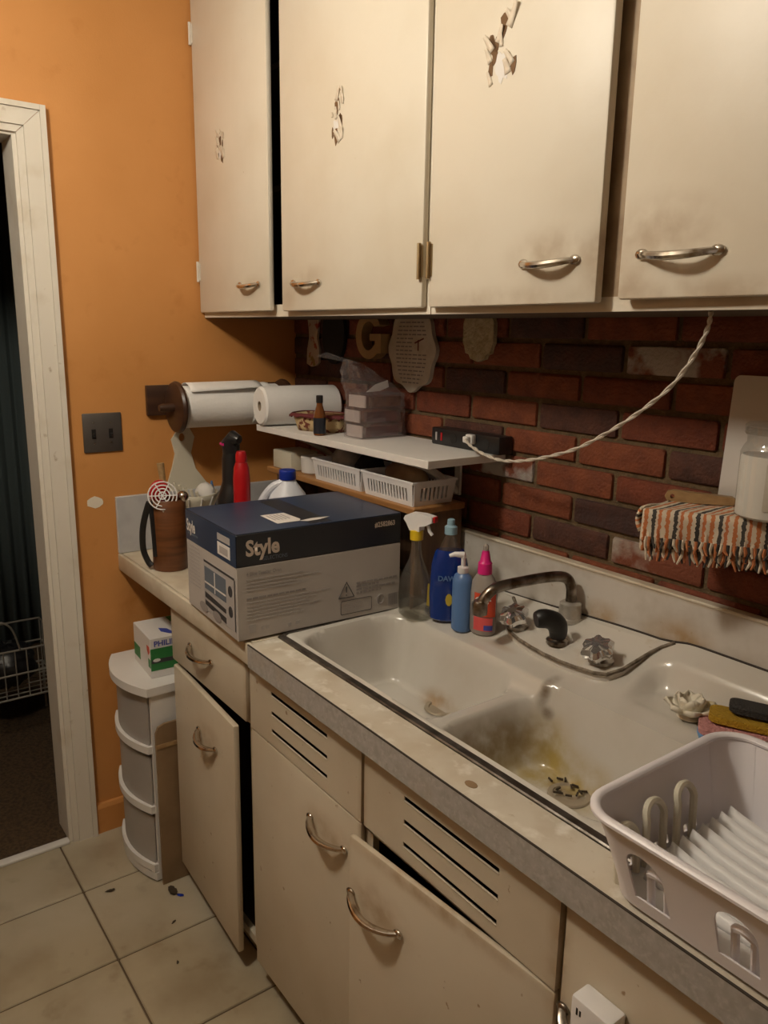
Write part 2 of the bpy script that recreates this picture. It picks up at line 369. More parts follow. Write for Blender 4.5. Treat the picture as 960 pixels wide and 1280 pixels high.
# ------------------------------------------------------------------ the room
XR, YF = 3.35, -3.0
fl = struct(MB().box(.0005, XR, YF, 0, -.06, -.004).build('floor', 'grout'), 'cream marbled ceramic tile floor with dark grout')
ts, tx0, ty0 = .3043, .2568, -.8638
def tile_mesh(w_, d_):
    o = MB().box(0, w_, 0, d_, -.02, 0, bev=.0025, seg=1).build('tile', 'tile'); me = o.data; bpy.data.objects.remove(o); return me
full = tile_mesh(ts-.005, ts-.005)
i0, i1 = math.floor((0-tx0)/ts), math.ceil((XR-tx0)/ts); j0, j1 = math.floor((YF-ty0)/ts), math.ceil((0-ty0)/ts)
for i in range(i0, i1):
    for j in range(j0, j1):
        x0, x1 = max(tx0+i*ts+.0025, 0), min(tx0+(i+1)*ts-.0025, XR); y0, y1 = max(ty0+j*ts+.0025, YF), min(ty0+(j+1)*ts-.0025, 0)
        if x1-x0 < .02 or y1-y0 < .02: continue
        me = full if (x1-x0 > ts-.006 and y1-y0 > ts-.006) else tile_mesh(x1-x0, y1-y0)
        t = bpy.data.objects.new('tile', me); COL.objects.link(t); t.parent = fl; t.location = (x0, y0, 0)
struct(MB().box(-2.2, XR+.1, YF-.1, .12, CEIL, CEIL+.06).build('ceiling', 'ceiling_paint'))
# left wall with a doorway  (opening y -1.63 .. -.835, z 0 .. 2.055)
DO0, DO1, DZ = -1.63, -.8215, 2.068
wl = MB().prism([(YF, 0), (DO0, 0), (DO0, DZ), (DO1, DZ), (DO1, 0), (.0, 0), (.0, CEIL), (YF, CEIL)], [], FX, -.11, 0).build('wall_left', 'orange_paint', smooth=0)
struct(wl, 'orange painted kitchen wall with a doorway')
MB().prism([(-.686+.024*cos(t*.524)*(1+.08*sin(3*t)), 1.074+.017*sin(t*.524)*(1+.1*cos(2*t))) for t in range(12)], [], FX, .0001, .0012).build('spackle_patch', 'spackle', wl)
struct(MB().box(XR, XR+.06, YF, .0, 0, CEIL).build('wall_right', 'plain_wall'))
struct(MB().box(-.11, XR+.06, YF-.06, YF, 0, CEIL).build('wall_front', 'plain_wall'))
wb = struct(MB().box(-.11, XR+.06, 0, .1, 0, CEIL).build('wall_back', 'mortar'), 'red brick wall with brown mortar above the sink')
# bricks: running bond, pitch .2235 x .0655
def brick_mesh(w_, m, seed):
    rg = random.Random(seed); b = MB(); b.box(0, w_, -.009, .01, 0, .0545, bev=.006, seg=2)
    for v in b.bm.verts: v.co += Vector((rg.uniform(-.0012, .0012), rg.uniform(-.001, .001), rg.uniform(-.0012, .0012)))
    o = b.build('brick', m); me = o.data; bpy.data.objects.remove(o); return me
BW, BP, RP = .2125, .2232, .0655
cache = {}
special = {(2, 1.326): 'brick_white', (2, 1.102): 'brick_dark', (1, .773): 'brick_dark', (0, 1.102): 'brick_brown', (-1, 1.443): 'brick_brown', (-3, 1.22): 'brick_dark',
           (-4, 1.102): 'brick_brown', (-4, 1.326): 'brick_half', (-2, .879): 'brick_white', (1, 1.22): 'brick_red', (0, .879): 'brick_orange', (-2, 1.102): 'brick_orange', (-1, .997): 'brick_orange', (-1, 1.22): 'brick_orange'}
rgb_ = random.Random(3)
for k in range(-6, 5):
    zc = 1.3985+k*RP; off = .997 if k % 2 else 1.102
    for i in range(-6, 8):
        x0 = off+i*BP; x1 = x0+BW
        cx0, cx1 = max(x0, .002), min(x1, 2.75)
        if cx1-cx0 < .03: continue
        m = None
        for (kk, xx), mm in special.items():
            if kk == k and abs(xx-x0) < .03: m = mm
        if m is None: m = rgb_.choice(['brick_red', 'brick_red', 'brick_orange', 'brick_brown', 'brick_dark'] if k > 0 else ['brick_red', 'brick_orange', 'brick_orange', 'brick_brown', 'brick_red'])
        key = (m, round(cx1-cx0, 3), rgb_.randrange(3))
        if key not in cache: cache[key] = brick_mesh(cx1-cx0, m, key[2]+1)
        b = bpy.data.objects.new('brick', cache[key]); COL.objects.link(b); b.parent = wb; b.location = (cx0, 0, zc-.0272)
# door casing, jambs, threshold, baseboard
struct(MB().prism([(-.751, 0), (-.751, 2.134), (-.765, 2.134), (-.765, 0)], [], FX, .0005, .024).prism([(-.7655, 0), (-.7655, 2.12), (-.806, 2.08), (-.806, 0)], [], FX, .0005, .018).prism([(-.8065, 0), (-.8065, 2.079), (-.824, 2.062), (-.824, 0)], [], FX, .0005, .012)
       .build('trim_1', 'trim_paint', smooth=0), 'upright white door casing on orange wall')
struct(MB().prism([(-1.70, 2.134), (-.7655, 2.134), (-.7655, 2.121), (-1.70, 2.121)], [], FX, .0005, .024).prism([(-1.70, 2.1205), (-.7665, 2.1205), (-.807, 2.08), (-1.70, 2.08)], [], FX, .0005, .018).prism([(-1.70, 2.0795), (-.808, 2.0795), (-.825, 2.0625), (-1.70, 2.0625)], [], FX, .0005, .012)
       .build('trim_2', 'trim_paint', smooth=0), 'white door casing across the doorway head')
struct(MB().box(-.115, .002, -.834, -.8217, .0005, 2.0675).build('trim_3', 'trim_paint', smooth=0), 'painted door jamb beside the orange wall')
struct(MB().box(-.115, .002, DO0, -.8345, 2.0555, 2.0675).build('trim_4', 'trim_paint', smooth=0))
struct(MB().box(-.016, .014, DO0, -.8342, .0, .010, bev=.003).build('trim_5', 'bare_white'), 'white threshold strip under the doorway')
struct(MB().prism([(0.0005, 0), (.014, 0), (.014, .085), (.009, .098), (.0005, .1)], [], lambda a, b, d: Vector((a, d, b)), -.7505, -.345).build('baseboard_left', 'orange_paint', smooth=0), 'orange painted baseboard')
# the dark room beyond
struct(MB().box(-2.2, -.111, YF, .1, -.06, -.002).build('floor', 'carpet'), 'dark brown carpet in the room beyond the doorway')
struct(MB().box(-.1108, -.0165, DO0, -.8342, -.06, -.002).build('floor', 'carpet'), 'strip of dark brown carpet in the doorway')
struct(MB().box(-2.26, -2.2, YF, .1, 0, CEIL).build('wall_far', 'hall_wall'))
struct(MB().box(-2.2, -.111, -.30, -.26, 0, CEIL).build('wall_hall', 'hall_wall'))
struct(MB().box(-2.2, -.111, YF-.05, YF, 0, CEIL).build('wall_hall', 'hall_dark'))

# ------------------------------------------------------------------ shared small builders
def handle(parent, p0, p1, depth, nrm=Vector((0, -1, 0)), m='chrome', name='handle'):
    """Bowed pull: arc from p0 to p1 standing depth off the face."""
    p0, p1 = Vector(p0), Vector(p1); b = MB(); L_ = (p1-p0); n = 14
    pts = [p0+L_*(k/n)+nrm*(.002+depth*sin(pi*k/n)**.7)+Vector((0, 0, -.006*sin(pi*k/n))) for k in range(n+1)]
    b.tube(pts, [.0062+.002*sin(pi*k/n) for k in range(n+1)], n=8, flat=.75)
    for p in (p0, p1): b.blob(p+nrm*.003, (.011, .005, .008), 10)
    return b.build(name, m, parent)
def hinge(parent, x, z, y, w_=.022, h=.055, m='brass'):
    b = MB().box(x-w_/2, x+w_/2, y-.003, y+.0005, z-h/2, z+h/2, bev=.001, seg=1)
    b.tube([(x, y-.005, z-h/2-.004), (x, y-.005, z+h/2+.004)], .0042, 8)
    return b.build('hinge', m, parent)
def peel(parent, cx, cz, w_, h, y, seed, M=None):
    """Torn paint: a bare patch, rust-brown holes and curled flakes."""
    rg = random.Random(seed)
    pts = []; n = 16
    for k in range(n):
        t = 2*pi*k/n; q = rg.uniform(.55, 1.05); pts.append((cx+w_*.27*cos(t)*q, cz-h*.12+h*.24*sin(t)*q))
    MB().prism(pts, [], FY, y-.0006, y).build('bare_patch', 'bare_white', parent)
    b = MB()
    for k in range(8):
        a = rg.uniform(0, 2*pi); x = cx+w_*.36*cos(a)*rg.uniform(.7, 1.2); z = cz+h*.36*sin(a)*rg.uniform(.4, 1.2); s_ = rg.uniform(.10, .20)*w_
        q = [(x+s_*cos(2*pi*j/7)*rg.uniform(.4, .8), z+s_*sin(2*pi*j/7)*rg.uniform(.8, 2.0)) for j in range(7)]
        b.prism(q, [], FY, y-.0009, y)
    b.build('rust_spot', 'rust', parent)['kind'] = 'stuff'
    b = MB()
    for k in range(15):
        x = cx+rg.uniform(-.40, .40)*w_; z = cz+rg.uniform(-.36, .44)*h
        if abs(x-cx) < .2*w_ and z < cz+.05*h: continue
        s_ = rg.uniform(.12, .24)*w_; l_ = s_*rg.uniform(1, 2.6); tw = rg.uniform(-.6, .6)
        def fn(a, c_, x=x, z=z, s_=s_, l_=l_, tw=tw):
            uu = (a-.5)*s_*(1-.5*c_); vv = c_*l_; lift = .0010+c_*c_*s_*.35
            return Vector((x+uu*cos(tw)-vv*sin(tw), y-lift, z+uu*sin(tw)+vv*cos(tw)))
        b.sheet(fn, 2, 4)
    b.build('paint_flake', 'flake', parent, solid=.0008)['kind'] = 'stuff'
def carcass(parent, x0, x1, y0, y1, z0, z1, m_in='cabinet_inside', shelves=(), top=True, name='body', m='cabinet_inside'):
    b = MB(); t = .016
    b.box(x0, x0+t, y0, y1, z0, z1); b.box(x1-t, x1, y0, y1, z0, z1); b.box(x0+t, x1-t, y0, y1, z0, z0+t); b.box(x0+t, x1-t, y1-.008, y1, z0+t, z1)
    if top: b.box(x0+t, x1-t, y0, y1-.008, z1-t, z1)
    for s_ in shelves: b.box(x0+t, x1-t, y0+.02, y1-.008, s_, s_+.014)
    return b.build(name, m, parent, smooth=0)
def frame(parent, x0, x1, y0, y1, z0, z1, w_, mids=(), rails=(), m='cabinet_paint_upper'):
    b = MB(); b.box(x0, x0+w_, y0, y1, z0, z1); b.box(x1-w_, x1, y0, y1, z0, z1); b.box(x0+w_, x1-w_, y0, y1, z0, z0+w_); b.box(x0+w_, x1-w_, y0, y1, z1-w_, z1)
    for a, c in mids: b.box(a, c, y0, y1, z0+w_, z1-w_)
    for a, c in rails: b.box(x0+w_, x1-w_, y0, y1, a, c)
    return b.build('face_frame', m, parent, smooth=0)
def swing(o_parts, hx, hy, ang, tilt=0):
    """Rotate a door part (with its children following) about a vertical hinge line."""
    M = Matrix.Translation((hx, hy, 0)) @ Matrix.Rotation(ang, 4, 'Z') @ Matrix.Translation((-hx, -hy, 0))
    return M
def door(parent, x0, x1, z0, z1, y0, y1, m, hinge_x=None, ang=0, sag=0):
    """A door slab, its origin on its hinge line so it can hang ajar."""
    hx = hinge_x if hinge_x is not None else x0
    o = MB().box(x0-hx, x1-hx, y0-y1, 0, 0, z1-z0, bev=.005, seg=2).build('door', m)
    o.parent = parent; pl = parent.matrix_world.translation
    o.location = Vector((hx, y1, z0))-pl; o.rotation_euler = (0, sag, ang)
    o.matrix_world = parent.matrix_world @ Matrix.LocRotScale(o.location, o.rotation_euler, None)
    return o
class Local:
    """Stand-in parent frame whose children are given in the closed door's scene coordinates."""
def on_door(o, x0, z0, y1):
    return Matrix.Translation((-x0, -y1, -z0))

# ------------------------------------------------------------------ upper cabinets
UB = 1.612; UT = 2.52; yF = -.322; yD = -.3376
def door_fittings(o, hx, y1, z0, hnd=None, hng=(), peels=()):
    """Handle, hinges and torn paint placed in the closed door's coordinates, then carried by the door."""
    keep = o.matrix_world.copy(); o.matrix_world = Matrix.Translation((hx, y1, z0))
    if hnd: handle(o, *hnd)
    for h in hng: hinge(o, *h)
    for p in peels: peel(o, *p)
    o.matrix_world = keep
    for ch in o.children: ch.matrix_parent_inverse = Matrix(); ch.location = (0, 0, 0)
ua = thing('wall_cabinet', 'cream wall cabinet with a narrow and a wide door, fixed against the orange wall', 'cabinet', (.545, -.17, UB))
carcass(ua, .004, 1.0865, -.306, -.012, UB, UT, shelves=(1.93, 2.22))
frame(ua, .004, 1.0865, yF, -.3062, UB, UT, .030)
d = door(ua, .007, .468, 1.626, 2.50, yD, -.3225, 'cabinet_paint_upper', .007, R(-1.2))
door_fittings(d, .007, -.3225, 1.626, ((.297, yD, 1.696), (.409, yD, 1.694), .022), [(.012, 1.745, yD, .016, .05, 'trim_paint'), (.012, 2.39, yD, .016, .05, 'trim_paint')], [(.19, 2.06, .055, .09, yD, 4)])
d = door(ua, .527, 1.076, 1.624, 2.50, yD, -.3225, 'cabinet_paint_upper', 1.076, R(.8))
door_fittings(d, 1.076, -.3225, 1.624, ((.588, yD, 1.690), (.702, yD, 1.687), .022), [(1.071, 1.712, yD, .016, .06)], [(.773, 2.017, .062, .11, yD, 9)])
ub = thing('wall_cabinet', 'cream wall cabinet with two wide grimy doors, hung over the faucet', 'cabinet', (1.54, -.17, UB))
carcass(ub, 1.089, 1.998, -.306, -.012, UB, UT, shelves=(1.93, 2.22))
frame(ub, 1.089, 1.998, yF, -.3062, UB, UT, .022)
MB().box(1.505, 1.575, yF, -.3062, UB+.022, UT-.022).build('stile', 'frame_brown', ub)
d = door(ub, 1.101, 1.517, 1.624, 2.50, yD-.003, -.3225, 'cabinet_paint_upper', 1.101, R(-1.6))
door_fittings(d, 1.101, -.3225, 1.624, ((1.361, yD-.003, 1.690), (1.473, yD-.003, 1.690), .024), [(1.104, 1.712, yD-.003, .016, .06)], [(1.284, 2.022, .078, .125, yD-.003, 21)])
d = door(ub, 1.553, 1.990, 1.628, 2.50, yD-.003, -.3225, 'cabinet_paint_upper', 1.990, R(1.0))
door_fittings(d, 1.990, -.3225, 1.628, ((1.593, yD-.003, 1.690), (1.710, yD-.003, 1.688), .026))

# ------------------------------------------------------------------ base cabinets
yl = -.61
def slot_panel(parent, x0, x1, z0, z1, sx0, sx1, zs, name='vent_panel'):
    b = MB(); h = .0045; y0, y1 = yl, -.6078
    b.box(x0, sx0, y0, y1, z0, z1); b.box(sx1, x1, y0, y1, z0, z1)
    e = [z0]+[v for z in sorted(zs) for v in (z-h, z+h)]+[z1]
    for a, c in zip(e[::2], e[1::2]): b.box(sx0, sx1, y0, y1, a, c)
    b.box(x0, x0+.02, y1, -.598, z0, z1); b.box(x1-.02, x1, y1, -.598, z0, z1); b.box(x0+.02, x1-.02, y1, -.598, z1-.01, z1); b.box(x0+.02, x1-.02, y1, -.598, z0, z0+.01)
    p = b.build(name, 'cabinet_paint_lower', parent, smooth=0)
    q = MB()
    for z in zs: q.prism([(sx0, z-h), (sx1, z-h), (sx1, z-h-.003), (sx0, z-h-.003)], [], lambda a, c, dd: Vector((a, yl-dd*(1 if c > z-h-.0015 else 0), c)), 0, .0015)
    q.build('slot_lip', 'cabinet_paint_lower', p, smooth=0)
    return p
ca = thing('base_cabinet', 'cream base cabinet with one drawer over a sagging open door, beside the plastic drawer tower', 'cabinet', (.60, -.3, 0))
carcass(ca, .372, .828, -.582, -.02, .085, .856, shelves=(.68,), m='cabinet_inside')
MB().box(.3705, .3715, -.597, -.02, .085, .856).build('side_panel', 'cabinet_paint_lower', ca, smooth=0)
frame(ca, .372, .828, -.597, -.5825, .085, .856, .022, rails=((.685, .70),), m='cabinet_paint_lower')
MB().box(.39, .82, -.53, -.515, .001, .085).build('toe_kick', 'dark_seam', ca)
dr = MB().box(.374, .819, yl-.004, -.5975, .697, .848, bev=.005).build('drawer', 'cabinet_paint_lower', ca)
handle(dr, (.509, yl-.004, .782), (.637, yl-.004, .780), .024)
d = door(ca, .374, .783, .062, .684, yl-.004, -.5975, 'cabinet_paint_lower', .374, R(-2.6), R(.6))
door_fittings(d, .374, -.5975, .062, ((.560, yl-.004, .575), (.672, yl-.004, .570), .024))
cb = thing('base_cabinet', 'cream sink base cabinet with slotted vent panels over a pair of doors', 'cabinet', (1.285, -.3, 0))
carcass(cb, .829, 1.745, -.582, -.02, .085, .68, top=False)
frame(cb, .829, 1.745, -.5965, -.5825, .085, .856, .016, mids=((1.268, 1.296),), rails=((.675, .692),), m='cabinet_paint_lower')
for x_, z_ in ((.822, .60), (.822, .20)): hinge(cb, x_+.016, z_, -.5972, .012, .05)
slot_panel(cb, .834, 1.2755, .694, .855, .934, 1.159, (.815, .770, .728))
slot_panel(cb, 1.285, 1.7435, .694, .855, 1.402, 1.628, (.811, .767, .7235))
MB().box(.85, 1.74, -.53, -.515, .001, .085).build('toe_kick', 'dark_seam', cb)
d = door(cb, .834, 1.2755, .066, .690, yl, -.5975, 'cabinet_paint_lower', .834, 0)
door_fittings(d, .834, -.5975, .066, ((1.097, yl, .609), (1.222, yl, .606), .024))
d = door(cb, 1.286, 1.7435, .066, .690, yl, -.5975, 'cabinet_paint_lower', 1.7435, R(4.4))
door_fittings(d, 1.7435, -.5975, .066, ((1.295, yl, .578), (1.425, yl, .575), .026))
cc = thing('base_cabinet', 'cream base cabinet with a socket adapter on its front, below the dish rack', 'cabinet', (2.2, -.3, 0))
carcass(cc, 1.75, 2.62, -.582, -.02, .085, .856)
frame(cc, 1.75, 2.62, -.597, -.5825, .085, .856, .02, rails=((.675, .692),), m='cabinet_paint_lower')
dr = MB().box(1.752, 2.615, yl, -.5975, .40, .853, bev=.005).build('door', 'cabinet_paint_lower', cc)
handle(dr, (1.762, yl, .683), (1.80, yl, .672), .016, m='chrome_dull')
MB().box(1.752, 2.615, yl, -.5975, .066, .395, bev=.005).build('door', 'cabinet_paint_lower', cc)
MB().box(1.76, 2.6, -.53, -.515, .001, .085).build('toe_kick', 'dark_seam', cc)

# ------------------------------------------------------------------ countertops
def ss(a, b, x):
    t = max(0, min(1, (x-a)/(b-a))); return t*t*(3-2*t)
def rearz(x): return .970+.022*ss(1.0, 1.5, x)+.012*ss(1.48, 1.56, x)     # height of the sink's back edge along the wall
ct = thing('countertop', 'worn cream laminate countertop beside the orange wall, under the cardboard box', 'countertop', (.44, -.31, .858))
b = MB().box(.0015, .868, -.617, -.0125, .874, .91); b.box(.868, .9065, -.2215, -.0125, .874, .91); b.build('slab', 'laminate_left', ct, smooth=0)
MB().box(.0015, .868, -.6295, -.6175, .858, .9095, bev=.004).build('edge_band', 'laminate_left', ct)
MB().box(.001, .014, -.628, -.05, .9105, 1.085, bev=.002, seg=1).build('side_splash', 'splash_grey', ct)
c2 = thing('countertop', 'speckled laminate countertop running in front of the sink', 'countertop', (1.7, -.5, .858))
b = MB().box(.8695, 2.75, -.628, -.5577, .875, .91); b.box(2.112, 2.75, -.5577, -.0125, .875, .91); b.build('slab', 'laminate_top', c2, smooth=0)
MB().box(.8695, 2.75, -.6315, -.6285, .858, .9085).build('edge_band', 'laminate_edge', c2, smooth=0)
MB().box(.8695, 2.75, -.6318, -.6285, .9087, .9102).build('edge_seam', 'dark_seam', c2, smooth=0)
MB().prism([(1.552+.012*cos(t), -.601+.008*sin(t*1.0)) for t in [k*.63 for k in range(10)]], [], FZ, .9101, .9106).build('burn_mark', 'wood_board', c2)
sp = thing('backsplash', 'grimy off-white laminate backsplash strip along the brick wall', 'backsplash', (1.7, -.02, .975))
MB().box(.62, 2.75, -.034, -.0125, .962, 1.085).build('board', 'splash_white', sp, smooth=0)
MB().box(.62, 2.75, -.0355, -.0125, 1.0852, 1.092, bev=.002, seg=1).build('top_trim', 'laminate_left', sp)
MB().tube([(x_*.01, -.0352, rearz(x_*.01)+.001) for x_ in range(94, 275, 3)], .0022, 5).build('sealant', 'dark_seam', sp)

# ------------------------------------------------------------------ sink
def sd(x, y, x0, x1, y0, y1, r_):
    cx, cy = (x0+x1)/2, (y0+y1)/2; qx = abs(x-cx)-(x1-x0)/2+r_; qy = abs(y-cy)-(y1-y0)/2+r_
    return math.hypot(max(qx, 0), max(qy, 0))+min(max(qx, qy), 0)-r_
SX0, SX1, SY0, SY1 = .872, 2.108, -.5405, -.036
def sink_z(x, y):
    z = .913+(rearz(x)-.913)*max(0, min(1, (y+.26)/.225))**1.6
    z -= .006*ss(.010, 0, y-SY0)
    tr = -sd(x, y, 1.50, 2.06, -.215, -.072, .05)
    z = z+(.922-z)*ss(.0, .04, tr)
    both = -sd(x, y, .892, 1.755, -.531, -.238, .06)
    z -= .030*ss(.0, .03, both)
    for (x0, x1, y0, y1, fz) in ((.895, 1.318, -.525, -.245, .762), (1.350, 1.752, -.525, -.236, .758)):
        di = -sd(x, y, x0, x1, y0, y1, .075)
        if di > 0:
            cx, cy = (x0+x1)/2, (y0+y1)/2+.03
            fl_ = fz+.006*min(1, math.hypot(x-cx, y-cy)/.15)
            t = ss(-.008, .050, di)
            z = z+(fl_-z)*(t if di > 0 else 0)
    return z
sk = thing('sink', 'stained white enamel double bowl sink with a raised back ledge', 'sink', (1.45, -.3, .77))
NX, NY = 206, 86
bw = MB().sheet(lambda a, c: Vector((SX0+(SX1-SX0)*a, SY0+(SY1-SY0)*c, sink_z(SX0+(SX1-SX0)*a, SY0+(SY1-SY0)*c))), NX, NY)
bmesh.ops.delete(bw.bm, geom=[v for v in bw.bm.verts if v.co.x < .9075 and v.co.y > -.222], context='VERTS')
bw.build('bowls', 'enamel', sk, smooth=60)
b = MB().box(SX0-.002, SX1+.002, -.5575, -.5407, .9095, .9150, bev=.002, seg=1); b.box(SX0-.012, SX0-.0005, -.5407, -.23, .9102, .9145); b.build('rim_strip', 'steel_strip', sk)
for (x, y) in ((1.12, -.285), (1.505, -.310)):
    dn = MB().lathe([(.040, 0), (.038, .003), (.030, .003), (.026, -.004), (.004, -.004)], (x, y, .7655 if x < 1.3 else .7605), 24).build('drain', 'drain_metal', sk)
b = MB(); rg = random.Random(5)
for k in range(12):
    b.box(-.006, .006, -.0015, .0015, 0, .003, M=Matrix.Translation((1.49+rg.uniform(-.035, .03), -.31+rg.uniform(-.02, .03), .7655)) @ Matrix.Rotation(rg.uniform(0, 3), 4, 'Z'))
b.build('food_scraps', 'debris', sk)
def deck_z(y, x=1.3): return .946+(y+.185)/.15*(rearz(min(x, 1.47))-.946)
outl = [(1.02, -.0365), (1.09, -.045), (1.135, -.075), (1.15, -.115), (1.165, -.145), (1.20, -.166)] + [(1.20+.24*k/6, -.170-.02*sin(pi*k/6*.8)) for k in range(1, 7)] + [(1.463, -.172), (1.477, -.145), (1.482, -.11), (1.487, -.075), (1.497, -.052), (1.515, -.0365)]
lg = MB().prism(outl, [], lambda a, c, dd: Vector((a, c, deck_z(c, a)-(.03 if dd == 0 else 0))), 0, 1).build('ledge', 'deck_enamel', sk, smooth=50)
MB().tube([(p[0], p[1]-.001, max(deck_z(p[1], p[0])-.0045, sink_z(p[0], p[1])+.001)) for p in outl[1:]], .0042, 6).build('sealant', 'caulk', sk)

# ------------------------------------------------------------------ faucet
fa = thing('faucet', 'tarnished chrome swivel spout faucet with two clear star knobs', 'faucet', (1.275, -.055, .978))
fz = deck_z(-.0635, 1.275)-.0005
MB().lathe([(.0265, -.002), (.0265, .006), (.0245, .008), (.0235, .038), (.018, .042)], (1.275, -.0635, fz), 20).build('base', 'chrome_light', fa)
spts = spline([(1.275, -.0635, fz+.03), (1.274, -.0635, 1.046), (1.264, -.072, 1.068), (1.247, -.103, 1.071), (1.222, -.155, 1.064), (1.202, -.205, 1.056), (1.196, -.226, 1.048), (1.190, -.240, 1.031), (1.187, -.246, 1.014)], 6)
MB().tube(spts, .0118, 12).build('spout', 'chrome_dull', fa)
MB().lathe([(.016, 0), (.0165, .006), (.0165, .024), (.013, .030)], (1.186, -.247, .998), 16).build('nozzle', 'chrome_dull', fa)
for kx, ky in ((1.203, -.148), (1.432, -.152)):
    z0 = deck_z(ky, kx)
    MB().lathe([(.025, 0), (.025, .006), (.014, .010), (.012, .020)], (kx, ky, z0-.001), 16).build('escutcheon', 'chrome_dull', fa)
    b = MB(); n = 48
    Mk = Matrix.Rotation(R(24), 4, 'X')
    prof = [(.016, .016), (.027, .022), (.030, .034), (.024, .044), (.010, .047)]
    rings = []
    for r_, h in prof:
        rings.append([b.bm.verts.new(Mk @ Vector((r_*(1+.17*max(-.5, cos(6*t)))*cos(t), r_*(1+.17*max(-.5, cos(6*t)))*sin(t), h))+Vector((kx, ky, z0))) for t in [2*pi*k/n for k in range(n)]])
    for a, c in zip(rings, rings[1:]):
        for k in range(n): b.bm.faces.new((a[k], a[(k+1) % n], c[(k+1) % n], c[k]))
    b.bm.faces.new(rings[0][::-1]); b.bm.faces.new(rings[-1]); b.build('knob', 'acrylic', fa, smooth=0)
sz = deck_z(-.15, 1.318)
sr = thing('sink_sprayer', 'black side sprayer head standing between the two star knobs', 'sprayer', (1.318, -.15, sz))
MB().lathe([(.023, .0005), (.023, .008), (.016, .012), (.014, .016)], (1.318, -.15, sz), 16).build('base', 'chrome_dull', sr)
MB().tube(spline([(1.318, -.15, sz+.012), (1.319, -.151, sz+.032), (1.316, -.160, sz+.048), (1.307, -.178, sz+.056), (1.298, -.196, sz+.054)], 5), [.016, .017, .018, .019, .0195, .020, .0205, .021, .021, .021, .021, .0205, .020, .020, .020, .020, .020, .020, .019, .018, .016], 14).build('head', 'black_rubber', sr)

# ------------------------------------------------------------------ bottles behind the left bowl
def sz_at(x, y): return sink_z(x, y)+.0008
z0 = sz_at(.943, -.226)
bt = thing('spray_bottle', 'clear spray bottle with yellow collar and white trigger, next to cardboard box', 'bottle', (.943, -.226, z0))
MB().lathe([(.036, 0), (.043, .005), (.045, .05), (.042, .085), (.032, .112), (.018, .142), (.013, .165), (.0125, .195)], (.943, -.226, z0), 24, sx=1.05, sy=.8).build('bottle_body', 'clear_plastic', bt)
MB().lathe([(.034, .002), (.041, .005), (.0435, .030), (.043, .031)], (.943, -.226, z0), 20, sx=1.03, sy=.78).build('liquid', 'clear_plastic', bt)
MB().lathe([(.0157, .188), (.0157, .210), (.012, .212)], (.943, -.226, z0), 18).build('collar', 'yellow_plastic', bt)
b = MB(); Mz = Matrix.Translation((.943, -.226, z0)) @ Matrix.Rotation(R(20), 4, 'Z')
b.prism([(-.013, .210), (.013, .210), (.014, .222), (.030, .226), (.046, .236), (.046, .248), (.020, .252), (-.012, .251), (-.026, .244), (-.030, .236), (-.022, .226)], [], lambda a, c, dd: Mz @ Vector((a, dd, c)), -.012, .012)
b.build('trigger_head', 'white_plastic', bt)
MB().box(.046, .052, -.008, .008, .235, .249, bev=.002, M=Mz).build('spray_tip', 'red_plastic', bt)
MB().tube([Mz @ Vector(p) for p in ((.030, 0, .226), (.034, 0, .212), (.042, 0, .204))], .004, 8).build('trigger', 'white_plastic', bt)
MB().prism([(-.030, .03), (.006, .03), (.006, .085), (-.024, .085)], [], lambda a, c, dd: Vector((.978+a*.4+.004, -.245+a*.1+.035+dd, z0+c)), 0, .001).build('label', 'label_yellow', bt)
z0 = sz_at(1.020, -.188)+.002
bt = thing('dish_soap_bottle', 'tall bottle of deep blue dish soap with pale cap', 'bottle', (1.022, -.190, z0), R(50))
MB().lathe([(.028, 0), (.033, .004), (.035, .06), (.034, .10), (.0325, .135), (.027, .162), (.024, .168)], (0, 0, 0), 26, sx=1.30, sy=.72).build('soap', 'blue_soap', bt, local=True)
MB().lathe([(.0245, .1685), (.018, .186), (.0115, .200), (.011, .212)], (0, 0, 0), 22, sx=1.05, sy=.8).build('clear_neck', 'clear_plastic', bt, local=True)
MB().lathe([(.0145, .205), (.0145, .222), (.009, .226), (.0085, .238), (.006, .240)], (0, 0, 0), 18).build('cap', 'cap_blue', bt, local=True)
text_part('DAWN', .0165, Matrix.Translation((.0, -.0262, .100)) @ Matrix.Rotation(pi/2, 4, 'X') , 'pale_blue', bt, 'brand_print', .0006, 'CENTER')
MB().prism([(.008*cos(t*.63)+.0, .055+.015*sin(t*.63)) for t in range(10)], [], FY, -.0275, -.0268).build('picture_print', 'label_yellow', bt, local=True)
z0 = sz_at(1.082, -.203)
bt = thing('soap_pump_bottle', 'pale blue hand soap bottle with white pump', 'bottle', (1.082, -.203, z0))
MB().lathe([(.022, 0), (.026, .004), (.026, .115), (.022, .128), (.012, .136)], (1.082, -.203, z0), 24, sx=.95, sy=.8).build('bottle_body', 'pale_blue', bt)
MB().lathe([(.0115, .134), (.0125, .136), (.0125, .148), (.005, .150), (.005, .170)], (1.082, -.203, z0), 16).build('pump_collar', 'white_plastic', bt)
MB().tube([(1.082, -.203, z0+.170), (1.082, -.203, z0+.176), (1.070, -.218, z0+.177), (1.062, -.227, z0+.173)], [.0075, .008, .006, .004], 10).build('pump_head', 'white_plastic', bt)
z0 = sz_at(1.130, -.182)
bt = thing('squeeze_bottle', 'milky squeeze bottle with pink nozzle cap and red label, beside spout tip', 'bottle', (1.130, -.182, z0), R(12))
MB().lathe([(.026, 0), (.030, .005), (.031, .09), (.028, .118), (.018, .135), (.014, .140)], (0, 0, 0), 26, sx=1.05, sy=.75).build('bottle_body', 'milky', bt, local=True)
